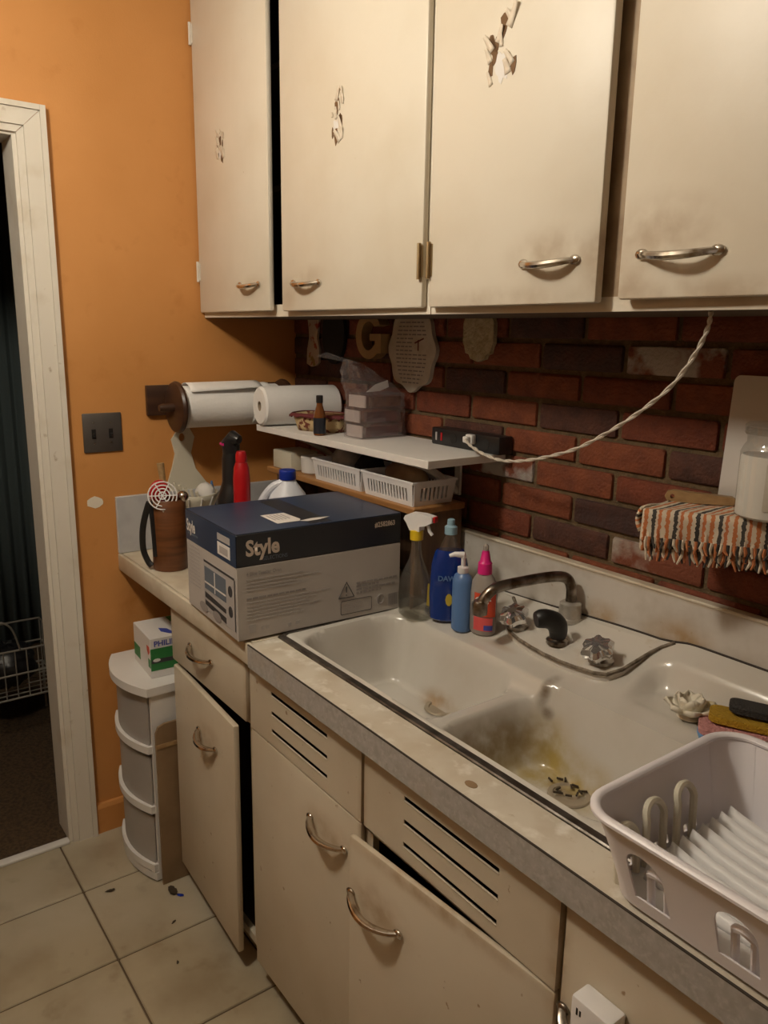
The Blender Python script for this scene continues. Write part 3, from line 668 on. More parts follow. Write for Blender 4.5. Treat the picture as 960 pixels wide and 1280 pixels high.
MB().lathe([(.0165, .138), (.0155, .162), (.012, .166), (.0085, .186), (.007, .190)], (0, 0, 0), 18).build('cap', 'pink_plastic', bt, local=True)
MB().lathe([(.0066, .1902), (.0062, .200), (.003, .204)], (0, 0, 0), 14).build('tip_cover', 'milky', bt, local=True)
def label_sheet(parent, a0, a1, z0_, z1_, m, rx, ry, name='label'):
    MB().sheet(lambda a, c: Vector((rx*cos(a0+(a1-a0)*a), ry*sin(a0+(a1-a0)*a), z0_+(z1_-z0_)*c)), 10, 1).build(name, m, parent, local=True)
label_sheet(bt, R(-105), R(-5), .045, .098, 'label_red', .0335, .0241)
label_sheet(bt, R(-105), R(-20), .012, .043, 'label_pink', .0335, .0241)
label_sheet(bt, R(-60), R(-20), .014, .026, 'label_blue', .0338, .0244)
text_part('OFF', .020, Matrix.Translation((.014, -.0232, .077)) @ Matrix.Rotation(R(28), 4, 'Z') @ Matrix.Rotation(pi/2, 4, 'X'), 'print_white', bt, 'brand_print', .0006, 'CENTER')

# ------------------------------------------------------------------ cardboard box on the counter
BW_, BD_, BH_ = .30, .425, .239
bxo = thing('cardboard_box', 'large navy and grey cardboard toaster oven box on countertop', 'box', (.858, -.647, .9156), R(-2.6))
# local frame: near right bottom corner at the origin; box spans x -BW..0, y 0..BD
ZB = .166
MB().box(-BW_, 0, 0, BD_, 0, ZB, bev=.0015, seg=1).build('lower_panels', 'grey_card', bxo, local=True)
b = MB().box(-BW_, 0, 0, BD_, ZB, BH_-.0008, bev=.002, seg=1); b.build('upper_band', 'black_card', bxo, local=True)
MB().box(-BW_, 0, -.0006, 0, ZB, BH_-.002).build('front_band', 'navy_card', bxo, local=True)
b = MB(); b.box(-BW_+.001, -.001, .001, BD_/2-.0008, BH_-.001, BH_+.0008); b.box(-BW_+.001, -.001, BD_/2+.0008, BD_-.001, BH_-.001, BH_+.0008); b.build('top_flap', 'navy_card', bxo, local=True)
MB().box(-BW_+.02, -.012, BD_/2-.028, BD_/2+.028, BH_+.0009, BH_+.0012).build('packing_tape', 'black_card', bxo, local=True)
MB().prism([(-.135, .12), (-.045, .12), (-.045, .175), (-.06, .185), (-.135, .18)], [], FZ, BH_+.0013, BH_+.0018).build('shipping_label', 'print_white', bxo, local=True)
b = MB()
for k in range(5): b.box(-.125, -.075, .128+.009*k, .132+.009*k, BH_+.0019, BH_+.0021)
b.build('label_print', 'print_mid', bxo, local=True)
MB().prism([(-.045, .175), (-.033, .19), (-.036, .225), (-.05, .255), (-.055, .21)], [], FZ, BH_+.0013, BH_+.0017).build('torn_paper', 'print_white', bxo, local=True)
# right face (+x): u = y, v = z
FR = lambda u_, v_: Matrix.Translation((.0008, u_, v_)) @ Matrix(((0, 0, 1, 0), (1, 0, 0, 0), (0, 1, 0, 0), (0, 0, 0, 1)))
FF = lambda u_, v_: Matrix.Translation((-u_, -.0014, v_)) @ Matrix.Rotation(pi/2, 4, 'X')   # front face; u measured from the near right corner
text_part('Style', .048, FR(.022, .190), 'print_tan', bxo, bold=.0016, sx=.86)
text_part('SELECTIONS', .0125, FR(.062, .1755), 'print_bluegrey', bxo, sx=.85)
text_part('#2582863', .0165, FR(.350, .213), 'print_tan', bxo, bold=.0005, sx=.85)
text_part('4 Slice Toaster Oven', .0115, FR(.022, .145), 'print_grey', bxo, bold=.0003, sx=.85)
def lines(rows, m, name, fr='R', th=.0032):
    rg = random.Random(11); b = MB()
    for (u0, u1, v) in rows:
        p = u0
        while p < u1:
            L_ = min(rg.uniform(.006, .018), u1-p)
            if fr == 'R': b.box(.0003, .0008, p, p+L_, v, v+th)
            else: b.box(-p-L_, -p, -.0013, -.0009, v, v+th)
            p += L_+.0025
    return b.build(name, m, bxo, local=True, smooth=0)
lines([(.022, .16, .134), (.022, .20, .126), (.022, .14, .118), (.022, .155, .110)], 'print_mid', 'small_print')
lines([(.022, .23, .082), (.022, .19, .074), (.022, .17, .066), (.022, .20, .058), (.022, .15, .050), (.022, .16, .042)], 'print_mid', 'small_print')
lines([(.022, .165, .091)], 'print_grey', 'small_print', th=.0045)
lines([(.300, .415, .081), (.300, .365, .073), (.300, .41, .065), (.300, .37, .057)], 'print_grey', 'warning_print', th=.005)
b = MB(); T = [(.252, .053), (.294, .053), (.273, .091)]
for a, c in zip(T, T[1:]+T[:1]): b.tube([(.0006, a[0], a[1]), (.0006, c[0], c[1])], .0011, 4)
b.tube([(.0006, .273, .080), (.0006, .273, .066)], .0014, 4); b.tube([(.0006, .273, .061), (.0006, .273, .058)], .0014, 4); b.build('warning_triangle', 'print_dark', bxo, local=True)
b = MB(); b.tube([(.0006, p[0], p[1]) for p in rr(.258, .343, .012, .045, .004)], .0007, 4, closed=True); b.build('notice_frame', 'print_dark', bxo, local=True)
lines([(.266, .315, .036), (.266, .320, .031), (.266, .310, .026), (.266, .322, .021)], 'print_mid', 'notice_print', th=.002)
b = MB(); b.tube([(.0006, .368+.009*cos(t*.4), .033+.0115*sin(t*.4)) for t in range(16)], .0018, 4, closed=True); b.box(.0002, .0008, .3655, .3705, .026, .040); b.build('recycle_mark', 'print_grey', bxo, local=True)
b = MB(); rg = random.Random(2); p = .392
while p < .418: w_ = rg.uniform(.0008, .0024); b.box(.0002, .0008, p, p+w_, .012, .042); p += w_+rg.uniform(.0006, .0016)
b.build('barcode', 'print_grey', bxo, local=True)
for (a_, c_, v0, v1) in ((.026, .042, .014, .034), (.055, .062, .018, .026), (.066, .073, .018, .026), (.12, .128, .014, .022), (.14, .15, .014, .022)): MB().box(.0002, .0008, a_, c_, v0, v1).build('corner_mark', 'print_mid', bxo, local=True)
# front face
text_part('Style', .040, FF(.292, .190), 'print_white', bxo, bold=.0012, sx=.72)
b = MB(); b.box(-.284, -.222, -.0013, -.0009, .182, .1855); b.build('subtitle_print', 'print_bluegrey', bxo, local=True)
MB().box(-.100, -.030, -.0013, -.0007, .176, .204).build('barcode_sticker', 'print_white', bxo, local=True)
MB().box(-.100, -.030, -.0013, -.0007, .209, .224).build('code_sticker', 'print_mid', bxo, local=True)
b = MB(); b.box(-.088, -.042, -.0016, -.0013, .181, .197); b.build('barcode', 'print_mid', bxo, local=True)
lines([(.215, .285, .155-.0095*k) for k in range(11)], 'print_mid', 'small_print', 'F', .0028)
pic = MB().box(-.190, -.008, -.0012, -.0007, .018, .142).build('oven_picture', 'print_mid', bxo, local=True)
b = MB(); b.box(-.186, -.010, -.0016, -.0012, .136, .141); b.box(-.012, -.008, -.0016, -.0012, .020, .136); b.build('oven_outline', 'print_dark', pic, local=True)
b = MB(); b.box(-.184, -.058, -.0016, -.0012, .072, .126); b.build('oven_window', 'print_bluegrey', pic, local=True)
b = MB(); b.box(-.125, -.120, -.0019, -.0016, .074, .124); b.box(-.184, -.058, -.0019, -.0016, .086, .090); b.build('oven_rack', 'print_white', pic, local=True)
b = MB(); b.prism([(-.184, .064), (-.060, .056), (-.060, .046), (-.184, .050)], [], FY, -.0016, -.0012); b.prism([(-.184, .044), (-.060, .036), (-.060, .022), (-.184, .032)], [], FY, -.0016, -.0012); b.build('oven_tray', 'print_dark', pic, local=True)
b = MB()
for z_ in (.105, .058): b.prism([(-.034+.012*cos(t*.524), z_+.013*sin(t*.524)) for t in range(12)], [], FY, -.0016, -.0012)
b.build('oven_knob', 'print_dark', pic, local=True)
b = MB()
for x_ in (-.196, -.115): b.prism([(x_+.026*cos(t*.524), .022+.012*sin(t*.524)) for t in range(12)], [], FY, -.0017, -.0014)
b.build('oven_plate', 'print_grey', pic, local=True)

# ------------------------------------------------------------------ left counter: crock with utensils, caddy, bottles, jug
cr = thing('utensil_crock', 'brown wooden utensil crock beside cardboard box', 'crock', (.232, -.552, .9107))
MB().lathe([(.047, 0), (.0485, .003), (.0485, .20), (.0465, .203), (.042, .200), (.042, .012)], (.232, -.552, .9107), 28).build('crock_body', 'wood_crock', cr)
ZC = .9107+.013
o = MB().tube([(.222, -.548, ZC), (.214, -.556, 1.15), (.208, -.560, 1.21)], [.006, .008, .010], 10).build('wooden_spoon', 'wood_handle'); base(tag(o, 'dark wooden spoon handle rising from the crock', 'utensil'))
MATS['wood_spoon'] = MATS['wood_board']
wk = thing('wire_skimmer', 'round white spiral wire skimmer leaning in the crock', 'utensil', (.235, -.575, ZC+.002))
SC, SU, SV = Vector((.262, -.578, 1.128)), Vector((.34, .94, 0)), Vector((-.22, .08, .97))
b = MB()
for k in range(4):
    rk = .010+.0095*k; b.tube([SC+SU*rk*cos(t)+SV*rk*sin(t) for t in [2*pi*i/22 for i in range(22)]], .0019, 6, closed=True)
for k in range(3):
    t = pi*k/3; b.tube([SC+(SU*cos(t)+SV*sin(t))*.039, SC-(SU*cos(t)+SV*sin(t))*.039], .0018, 6)
b.build('wire_head', 'white_plastic', wk)
MB().tube([SC-SV*.037, (.262, -.575, 1.06), (.252, -.566, ZC+.003)], .0035, 8).build('handle', 'wire', wk)
o = MB().tube([(.240, -.562, ZC), (.228, -.569, 1.10)], .005, 8).blob((.222, -.572, 1.132), (.012, .030, .034), 14).build('red_ladle', 'red_plastic'); base(tag(o, 'red plastic ladle behind the wire skimmer', 'utensil'))
o = MB().tube(spline([(.246, -.598, ZC+.03), (.240, -.604, 1.10), (.232, -.614, 1.085), (.216, -.622, 1.03), (.205, -.620, .97), (.215, -.612, .935), (.225, -.605, .922)], 5), .0085, 8, flat=.5).build('black_strap', 'black_plastic')
base(tag(o, 'black strap hanging over the side of the crock', 'strap'))
o = MB().tube([(.248, -.535, ZC), (.262, -.520, 1.12)], .004, 8).blob((.262, -.520, 1.12), (.016, .016, .016), 12).build('metal_spoon', 'chrome'); base(tag(o, 'steel spoon with rounded end in the crock', 'utensil'))
cy = thing('wall_caddy', 'cream plastic caddy with a paddle shaped back, hung on orange wall', 'caddy', (.05, -.40, 1.02))
MB().prism([(-.475, 1.06), (-.468, 1.10), (-.447, 1.16), (-.437, 1.20), (-.447, 1.245), (-.425, 1.275), (-.388, 1.28), (-.372, 1.25), (-.385, 1.20), (-.372, 1.15), (-.335, 1.10), (-.322, 1.06)], [[(-.413+.010*cos(-t*.63), 1.25+.013*sin(-t*.63)) for t in range(10)]], FX, .002, .008).build('paddle_back', 'cream_plastic', cy)
def caddy_pt(a, c):
    t = pi*a; rx = .085+.02*c; ry = .070+.018*c
    return Vector((.008+rx*sin(t), -.400-ry*cos(t), 1.025+.055*c))
MB().sheet(caddy_pt, 16, 3).build('tray', 'cream_plastic', cy, solid=.003)
MB().prism([(.008+.085*sin(pi*k/12), -.40-.07*cos(pi*k/12)) for k in range(13)], [], FZ, 1.023, 1.027).build('tray_floor', 'cream_plastic', cy)
b = MB()
for k in range(3, 12, 2):
    t = pi*k/14; b.tube([(.010+.087*sin(t), -.4-.072*cos(t), 1.030), (.010+.107*sin(t), -.4-.09*cos(t), 1.074)], .0025, 6)
b.build('rib', 'bare_white', cy)
for q in range(5):
    o = MB().tube([(.04+.012*q, -.43+.010*q, 1.028), (.035+.014*q, -.455+.012*q, 1.115-.006*q)], .0048, 8).build('plastic_clip', 'cream_plastic')
    base(tag(o, 'slender cream plastic stick standing in the wall caddy', 'stick', 'sticks in the wall caddy'))
o = MB().blob((.062, -.366, 1.078), (.034, .030, .035), 14, .06, 3).build('bottle_cap', 'bare_white'); base(tag(o, 'round white plastic piece lying in the wall caddy', 'plastic piece'))
o = MB().lathe([(.012, 0), (.012, .03), (.003, .085)], (.05, -.338, 1.028), 12).build('blue_nozzle', 'pale_blue'); base(tag(o, 'pale blue cone nozzle standing in the wall caddy', 'nozzle'))
bk = thing('spray_can', 'glossy black bottle with a pink nozzle, near the orange wall', 'bottle', (.318, -.395, .9107))
MB().lathe([(.040, 0), (.045, .006), (.046, .17), (.044, .20), (.032, .235), (.028, .25), (.027, .315), (.024, .33)], (.318, -.395, .9107), 26).build('bottle_body', 'black_plastic', bk)
MB().tube([(.318, -.395, 1.238), (.318, -.397, 1.268), (.332, -.392, 1.284), (.350, -.385, 1.280)], [.024, .026, .022, .012], 12).build('spray_head', 'black_plastic', bk)
MB().box(.300, .326, -.4225, -.417, 1.262, 1.270, bev=.002).build('nozzle_ring', 'pink_plastic', bk)
rd = thing('red_bottle', 'slim red bottle next to glossy black bottle', 'bottle', (.397, -.404, .9107))
MB().lathe([(.021, 0), (.023, .005), (.023, .27), (.021, .30), (.016, .315)], (.397, -.404, .9107), 22).build('bottle_body', 'red_plastic', rd)
MB().lathe([(.0155, .3155), (.0155, .335), (.012, .345)], (.397, -.404, .9107), 18).build('cap', 'red_plastic', rd)
jg = thing('bleach_jug', 'white plastic jug with a blue cap behind cardboard box', 'jug', (.452, -.292, .9107), R(53))
MB().lathe([(.055, 0), (.062, .006), (.064, .16), (.061, .195), (.048, .228), (.025, .258), (.019, .272)], (0, 0, 0), 28, sx=1.0, sy=.85).build('jug_body', 'jug_white', jg, local=True)
MB().tube(spline([(-.014, -.006, .258), (-.042, -.010, .244), (-.070, -.012, .206), (-.080, -.010, .160), (-.058, -.006, .125)], 6), .011, 10).build('jug_handle', 'jug_white', jg, local=True)
MB().lathe([(.0225, .266), (.0235, .268), (.0235, .290), (.021, .293)], (0, 0, 0), 22).build('cap', 'blue_cap', jg, local=True)

# ------------------------------------------------------------------ wooden stand with baskets
st = thing('wooden_stand', 'plain wooden rack standing on the counter below the white shelf', 'rack', (.55, -.13, .9107))
MB().box(.17, .905, -.206, -.042, 1.150, 1.166, bev=.002, seg=1).build('shelf_board', 'wood_stand', st)
MB().box(.888, .902, -.198, -.050, .9107, 1.1498).build('side_panel', 'wood_panel', st)
MB().box(.22, .234, -.198, -.050, .9107, 1.1498).build('side_panel', 'wood_panel', st)
MB().box(.234, .888, -.060, -.050, .95, 1.14).build('back_panel', 'wood_panel', st)
def basket(x0, x1, y0, y1, z0, h, label, seed):
    t = thing('storage_basket', label, 'basket', ((x0+x1)/2, (y0+y1)/2, z0), 0, None)
    fl_ = .008
    def wall(name, P0, P1, nslots):
        P0, P1 = Vector(P0), Vector(P1); L_ = (P1-P0).length; dirn = (P1-P0)/L_; out = Vector((dirn.y, -dirn.x, 0))
        holes = []
        for k in range(nslots):
            a = .014+(L_-.028)*(k+.22)/nslots; c = .014+(L_-.028)*(k+.78)/nslots; holes.append([(a+.001, .012), (c-.001, .012), (c, h-.014), (a, h-.014)])
        fr_ = lambda uu, vv, dd: P0+dirn*uu+out*(dd+fl_*vv/h)+Vector((0, 0, vv))
        MB().prism([(0, 0), (L_, 0), (L_+fl_*.8, h), (-fl_*.8, h)], holes, fr_, 0, .0025).build(name, 'cream_plastic' if seed else 'white_plastic', t, smooth=0)
    n1 = int((x1-x0)/.014); n2 = int((y1-y0)/.016)
    wall('front_wall', (x0, y0, z0), (x1, y0, z0), n1); wall('end_wall', (x1, y0, z0), (x1, y1, z0), n2)
    wall('back_wall', (x1, y1, z0), (x0, y1, z0), n1); wall('end_wall', (x0, y1, z0), (x0, y0, z0), n2)
    MB().box(x0, x1, y0, y1, z0, z0+.003).build('bottom', 'white_plastic', t)
    q = fl_+.001
    MB().tube([(x0-q, y0-q, z0+h), (x1+q, y0-q, z0+h), (x1+q, y1+q, z0+h), (x0-q, y1+q, z0+h)], .0035, 6, closed=True).build('rim', 'white_plastic', t)
    return t
basket(.440, .660, -.190, -.070, 1.1665, .058, 'white slatted basket holding dark lids, nearer to the orange wall', 0)
basket(.685, .882, -.190, -.070, 1.1665, .058, 'white slatted basket with a bread packet, at the end of the wooden rack', 0)
o = MB().blob((.515, -.130, 1.222), (.060, .042, .048), 18, .05, 5).build('grey_pouch', 'grey_lid'); base(tag(o, 'crumpled grey foil pouch in the slatted basket', 'pouch'))
o = MB().blob((.617, -.130, 1.214), (.034, .044, .042), 16, .12, 6).build('black_pouch', 'black_cloth'); base(tag(o, 'black bundled pouch in the slatted basket', 'pouch'))
o = MB().blob((.775, -.13, 1.216), (.075, .043, .045), 18, .05, 8).build('bread_packet', 'bread'); base(tag(o, 'brown wrapped packet lying in the slatted basket', 'packet'))
wc = thing('white_carton', 'small off-white carton with a ribbed end on the wooden rack', 'carton', (.30, -.15, 1.1665))
MB().box(.19, .30, -.195, -.10, 1.1665, 1.222, bev=.004).build('carton_body', 'cream_plastic', wc)
MB().lathe([(.030, 0), (.034, .004), (.036, .048), (.033, .052)], (.352, -.150, 1.1665), 20).build('ribbed_tub', 'bare_white', wc)

# ------------------------------------------------------------------ white shelf and what stands on it
sh = thing('wall_shelf', 'white laminated wall shelf on two brackets above wooden rack', 'shelf', (.60, -.13, 1.282))
MB().box(.195, 1.008, -.252, -.0125, 1.282, 1.300, bev=.001, seg=1).build('shelf_board', 'bare_white', sh)
for x_ in (.285, .845):
    b = MB().box(x_-.010, x_+.010, -.0125-.006, -.0115, 1.172, 1.2815); b.box(x_-.010, x_+.010, -.21, -.0125, 1.276, 1.2818)
    b.tube(spline([(x_, -.19, 1.275), (x_, -.13, 1.255), (x_, -.06, 1.215), (x_, -.018, 1.18)], 5), .008, 8, flat=1.2); b.build('bracket', 'bare_white', sh)
def paper_roll(name, label, c0, c1, rad, hole=.020, m='paper'):
    t = thing(name, label, 'paper towel', ((c0[0]+c1[0])/2, (c0[1]+c1[1])/2, c0[2]-rad))
    c0, c1 = Vector(c0), Vector(c1); ax = (c1-c0).normalized(); q = ax.to_track_quat('Z', 'Y').to_matrix().to_4x4(); L_ = (c1-c0).length
    rg = random.Random(1)
    MB().lathe([(hole, 0), (rad-.006, 0), (rad, .006), (rad+.001, L_*.5), (rad, L_-.006), (rad-.006, L_), (hole, L_), (hole, 0)], c0, 32, M=q, cap=False).build('roll', m, t)
    MB().lathe([(hole-.002, .001), (hole-.0002, .001), (hole-.0002, L_-.001), (hole-.002, L_-.001), (hole-.002, .001)], c0, 20, M=q, cap=False).build('core', 'card_core', t)
    return t, q
paper_roll('paper_towel_roll', 'fat white paper towel roll lying on the wall shelf', (.235, -.262, 1.3585), (.262, -.016, 1.3585), .058, .015)
# patterned basket, bottle
pb = thing('napkin_basket', 'small patterned basket with maroon scalloped rim on the wall shelf', 'basket', (.42, -.155, 1.3003), R(28))
def tub(a, c):
    t = 2*pi*a; k = 1+.22*c; w2, d2 = .070*k, .040*k; e = 4.0
    return Vector((w2*math.copysign(abs(cos(t))**(2/e), cos(t)), d2*math.copysign(abs(sin(t))**(2/e), sin(t)), .001+.046*c))
MB().sheet(tub, 40, 3).build('basket_wall', 'pattern_basket', pb, local=True, solid=.003)
MB().prism([tub(k/24, 0)[:2] for k in range(24)], [], FZ, .0, .003).build('basket_floor', 'wicker', pb, local=True)
def scal(a, c):
    p = tub(a, 1.0); dz = -.012*c*(.6+.4*abs(sin(18*pi*a))); return Vector((p.x*(1.03+.10*c), p.y*(1.04+.12*c), p.z+.003+dz))
MB().sheet(scal, 72, 2).build('scalloped_rim', 'maroon', pb, local=True, solid=.0015)
MB().box(-.045, .062, -.024, .024, .020, .050, bev=.008).build('napkin', 'wicker', pb, local=True)
bb = thing('extract_bottle', 'small amber glass bottle with black label on the wall shelf', 'bottle', (.507, -.222, 1.3003))
MB().lathe([(.015, 0), (.0165, .002), (.0165, .052), (.0145, .060), (.0085, .082), (.008, .092)], (.507, -.222, 1.3003), 20).build('bottle_body', 'amber', bb)
MB().lathe([(.0171, .006), (.0171, .048)], (.507, -.222, 1.3003), 20, cap=False).build('label', 'label_black', bb)
MB().lathe([(.0092, .088), (.0095, .089), (.0095, .106), (.008, .108)], (.507, -.222, 1.3003), 16).build('cap', 'black_plastic', bb)
MB().sheet(lambda a, c: Vector((.507+.0174*cos(R(195+28*a)), -.222+.0174*sin(R(195+28*a)), 1.309+.038*c)), 4, 1).build('label_edge', 'plaque', bb)
# plastic bag over three clear cases
for k, (dx, dy, rz_) in enumerate(((0, 0, 0), (-.004, -.002, -3), (.004, .004, 2))):
    t = thing('clear_case', ['clear plastic case at the bottom of the bagged stack', 'clear plastic case in the middle of the bagged stack', 'clear plastic case topmost in the bagged stack'][k], 'case', (.601+dx, -.108+dy, 1.3005+.0395*k), R(rz_))
    MB().box(-.041, .041, -.066, .066, .0015, .036, bev=.002, seg=1).build('shell', 'clear_case', t, local=True)
    MB().box(-.0415, .0415, -.0665, .0665, .0362, .0388, bev=.001, seg=1).build('lid', 'clear_case', t, local=True)
    MB().box(-.037, .035, -.064, -.060, .003, .034).build('paper_insert', 'bare_white', t, local=True)
    MB().box(.034, .0365, -.050, .055, .005, .031).build('contents', 'maroon' if k < 2 else 'wicker', t, local=True)
bg = thing('plastic_bag', 'crumpled clear plastic bag over a stack of cases', 'bag', (.601, -.108, 1.3003))
rg = random.Random(12); crum = [[rg.uniform(-1, 1) for _ in range(30)] for _ in range(30)]
def bagp(a, c):
    t = 2*pi*a; z = c; k = 1-.10*c
    if c > .55: k *= 1-.75*((c-.55)/.45)**1.5*(1-.55*max(0, cos(t-4.6)))
    e = 3.5; w2, d2 = .053*k, .082*k
    n = crum[int(a*29.99) % 29][int(c*20)]*.0035*(1 if c < .5 else 1.8)
    lean = .0 if c < .55 else (c-.55)/.45
    return Vector((.603-.03*lean+(w2+n)*math.copysign(abs(cos(t))**(2/e), cos(t)), -.106-.032*lean+(d2+n)*math.copysign(abs(sin(t))**(2/e), sin(t)), 1.3005+.205*c*(1-.12*(1+cos(t-1.8))*max(0, c-.4))))
MB().sheet(bagp, 29, 14).build('bag_film', 'clear_bag', bg, smooth=25)
MB().sheet(lambda a, c: Vector((.585-.05*c+.012*sin(3*a), -.150-.075*c+.028*(a-.5)*(1+c), 1.495+.028*c-.02*abs(a-.5)*c)), 4, 4).build('bag_ear', 'clear_bag', bg, smooth=25)
MB().prism([(-.150, 1.422), (-.105, 1.424), (-.075, 1.434), (-.080, 1.452), (-.12, 1.442)], [], FX, .622, .6225).build('receipt', 'print_white', bg)
# power strip with plug and cord
ps = thing('power_strip', 'black power strip on the wall shelf against the bricks', 'power strip', (.91, -.04, 1.3003))
MB().box(.785, 1.030, -.058, -.0125, 1.3003, 1.343, bev=.004).build('housing', 'black_plastic', ps)
MB().box(.802, .808, -.0592, -.0578, 1.312, 1.332).build('switch', 'print_mid', ps); MB().box(.822, .828, -.0592, -.0578, 1.312, 1.332).build('indicator', 'red_plastic', ps)
for x_ in (.87, .93, .985): MB().prism([(x_+.012*cos(t*.524), 1.322+.013*sin(t*.524)) for t in range(12)], [], FY, -.0588, -.0578).build('socket', 'black_rubber', ps)
pc = thing('electric_cable', 'cream twisted cable hanging from the wall cabinet to the power strip', 'cable', (1.3, -.15, 1.30))
CP = [(1.668, -.280, 1.6115), (1.664, -.278, 1.588), (1.640, -.266, 1.550), (1.592, -.246, 1.500), (1.520, -.226, 1.450), (1.440, -.205, 1.405), (1.360, -.185, 1.367), (1.270, -.165, 1.338), (1.190, -.150, 1.318), (1.120, -.140, 1.309), (1.050, -.125, 1.312), (.990, -.108, 1.3215), (.955, -.092, 1.329), (.943, -.080, 1.330)]
cl = spline(CP, 8)
for ph in (0, pi):
    pts = []
    for i, p in enumerate(cl):
        t = (cl[min(i+1, len(cl)-1)]-cl[max(i-1, 0)]).normalized(); a = t.cross(Vector((0, 0, 1))).normalized(); b_ = t.cross(a); an = i*.8+ph
        pts.append(p+(a*cos(an)+b_*sin(an))*.0018)
    MB().tube(pts, .0022, 6).build('strand', 'cord', pc)
b = MB().box(.929, .953, -.0735, -.0590, 1.318, 1.341, bev=.003); b.box(.933, .950, -.086, -.0735, 1.322, 1.337, bev=.003); b.build('plug', 'bare_white', pc)

# ------------------------------------------------------------------ paper towel holder on the orange wall
ph_ = thing('paper_towel_holder', 'dark turned wood paper towel holder on the orange wall', 'holder', (.06, -.31, 1.28))
MB().box(.001, .018, -.520, -.085, 1.322, 1.412, bev=.003).build('backboard', 'wood_dark', ph_)
RXc, RZc = .098, 1.352
q = Matrix.Rotation(pi/2, 4, 'X')
for y_ in (-.462, -.108): MB().lathe([(.066, 0), (.075, .004), (.076, .010), (.072, .017), (.066, .019)], (RXc, y_+.0095, RZc), 32, M=q).build('end_disc', 'wood_dark', ph_)
MB().tube([(RXc, -.515, RZc), (RXc, -.505, RZc), (RXc, -.09, RZc)], [.009, .012, .012], 14).build('rod', 'wood_dark', ph_)
for y_ in (-.462, -.108): MB().box(.0178, RXc-.05, y_-.008, y_+.008, RZc-.022, RZc+.022).build('arm', 'wood_dark', ph_)
pt, _ = paper_roll('paper_towel_roll', 'white paper towel roll with a loose sheet on the wooden holder', (RXc, -.448, RZc), (RXc, -.130, RZc), .062, .018)
def loose(a, c):
    y = -.436+.225*a; t = R(112-72*c); k = .0645+.004*sin(pi*c)+(.004+.016*a)*c*c
    return Vector((RXc+k*cos(t)*1.0, y, RZc+k*sin(t)+.003))
MB().sheet(loose, 10, 8).build('loose_sheet', 'paper', pt, solid=.001)
def tail(a, c):
    t = R(88-128*c); k = .066+.016*sin(pi*min(1, c*1.1))*a
    y = -.235+.045*a+.012*sin(4*c); return Vector((RXc+k*cos(t), y, RZc+k*sin(t)-.010*max(0, c-.8)*5))
MB().sheet(tail, 5, 14).build('torn_sheet', 'paper', pt, solid=.001)

# ------------------------------------------------------------------ wall plate
sw = thing('switch_plate', 'dull metal double switch plate on the orange wall', 'switch', (.005, -.652, 1.222))
MB().box(.0005, .0065, -.708, -.596, 1.222, 1.336, bev=.003).build('plate', 'plate_metal', sw)
for y_ in (-.678, -.629):
    MB().box(.0062, .0072, y_-.006, y_+.006, 1.262, 1.290).build('toggle_slot', 'black_rubber', sw)
    MB().box(.0070, .0125, y_-.004, y_+.004, 1.266, 1.277, bev=.001, seg=1).build('toggle', 'black_plastic', sw)
    for z_ in (1.249, 1.309): MB().lathe([(.003, 0), (.003, .0012), (.001, .0016)], (.0064, y_, z_), 10, M=Matrix.Rotation(pi/2, 4, 'Y')).build('screw', 'chrome_dull', sw)

# ------------------------------------------------------------------ things hung on the bricks
yb = -.0105
def hang(name, label, cat, outer, holes, d, m, group=None):
    o = MB().prism(outer, holes, FY, yb-d, yb).build(name, m); return base(tag(o, label, cat, group))
hang('floral_plaque', 'white hanging plaque with faded red flowers next to black hanging', 'plaque', [(.100, 1.475), (.128, 1.466), (.155, 1.470), (.172, 1.480), (.176, 1.520), (.163, 1.555), (.168, 1.590), (.178, 1.63), (.168, 1.66), (.115, 1.66), (.104, 1.63), (.112, 1.59), (.116, 1.558), (.103, 1.520)], [], .008, 'floral')
hang('black_trivet', 'black oval hanging between the floral plaque and the letter', 'wall hanging', [(.262+.062*cos(2*pi*k/24), 1.57+.095*sin(2*pi*k/24)*(1.0 if sin(2*pi*k/24) > 0 else .95)) for k in range(24)], [], .012, 'black_cloth')
# letter G outline
G = []
def arc_(cx, cz, rx, rz_, a0, a1, n=14): return [(cx+rx*cos(R(a0+(a1-a0)*k/n)), cz+rz_*sin(R(a0+(a1-a0)*k/n))) for k in range(n+1)]
gx, gz = .480, 1.566
G = arc_(gx, gz, .062, .064, 28, 312, 26)+[(gx+.060, gz-.046), (gx+.060, gz+.006), (gx+.006, gz+.006), (gx+.006, gz-.013), (gx+.032, gz-.013), (gx+.032, gz-.022)]+arc_(gx, gz, .034, .040, 318, 40, 20)
gl = MB().prism(G, [], FY, yb-.034, yb).build('wooden_letter', 'wood_letter', smooth=30); base(tag(gl, 'tan wooden letter G on the brick wall', 'letter'))
pq = thing('oval_plaque', 'off-white scalloped plaque printed with small writing on the brick wall', 'plaque', (.655, -.012, 1.43))
oc = (.648, 1.532); osc = []
for k in range(64):
    t = 2*pi*k/64; q_ = 1+.05*cos(8*t); osc.append((oc[0]+.098*cos(t)*q_, oc[1]+.108*sin(t)*q_))
MB().prism(osc, [], FY, yb-.012, yb).build('board', 'plaque', pq)
rg = random.Random(4); b = MB()
for k in range(17):
    z_ = 1.612-.0105*k; half = .066*math.sqrt(max(.05, 1-((z_-oc[1])/.105)**2)); p = oc[0]-half
    while p < oc[0]+half:
        l_ = rg.uniform(.008, .022)
        if not (abs(z_-1.545) < .018 and p > oc[0]+.005): b.box(p, min(p+l_, oc[0]+half), yb-.0126, yb-.012, z_, z_+.0034)
        p += l_+.005
b.build('writing', 'ink', pq, smooth=0)
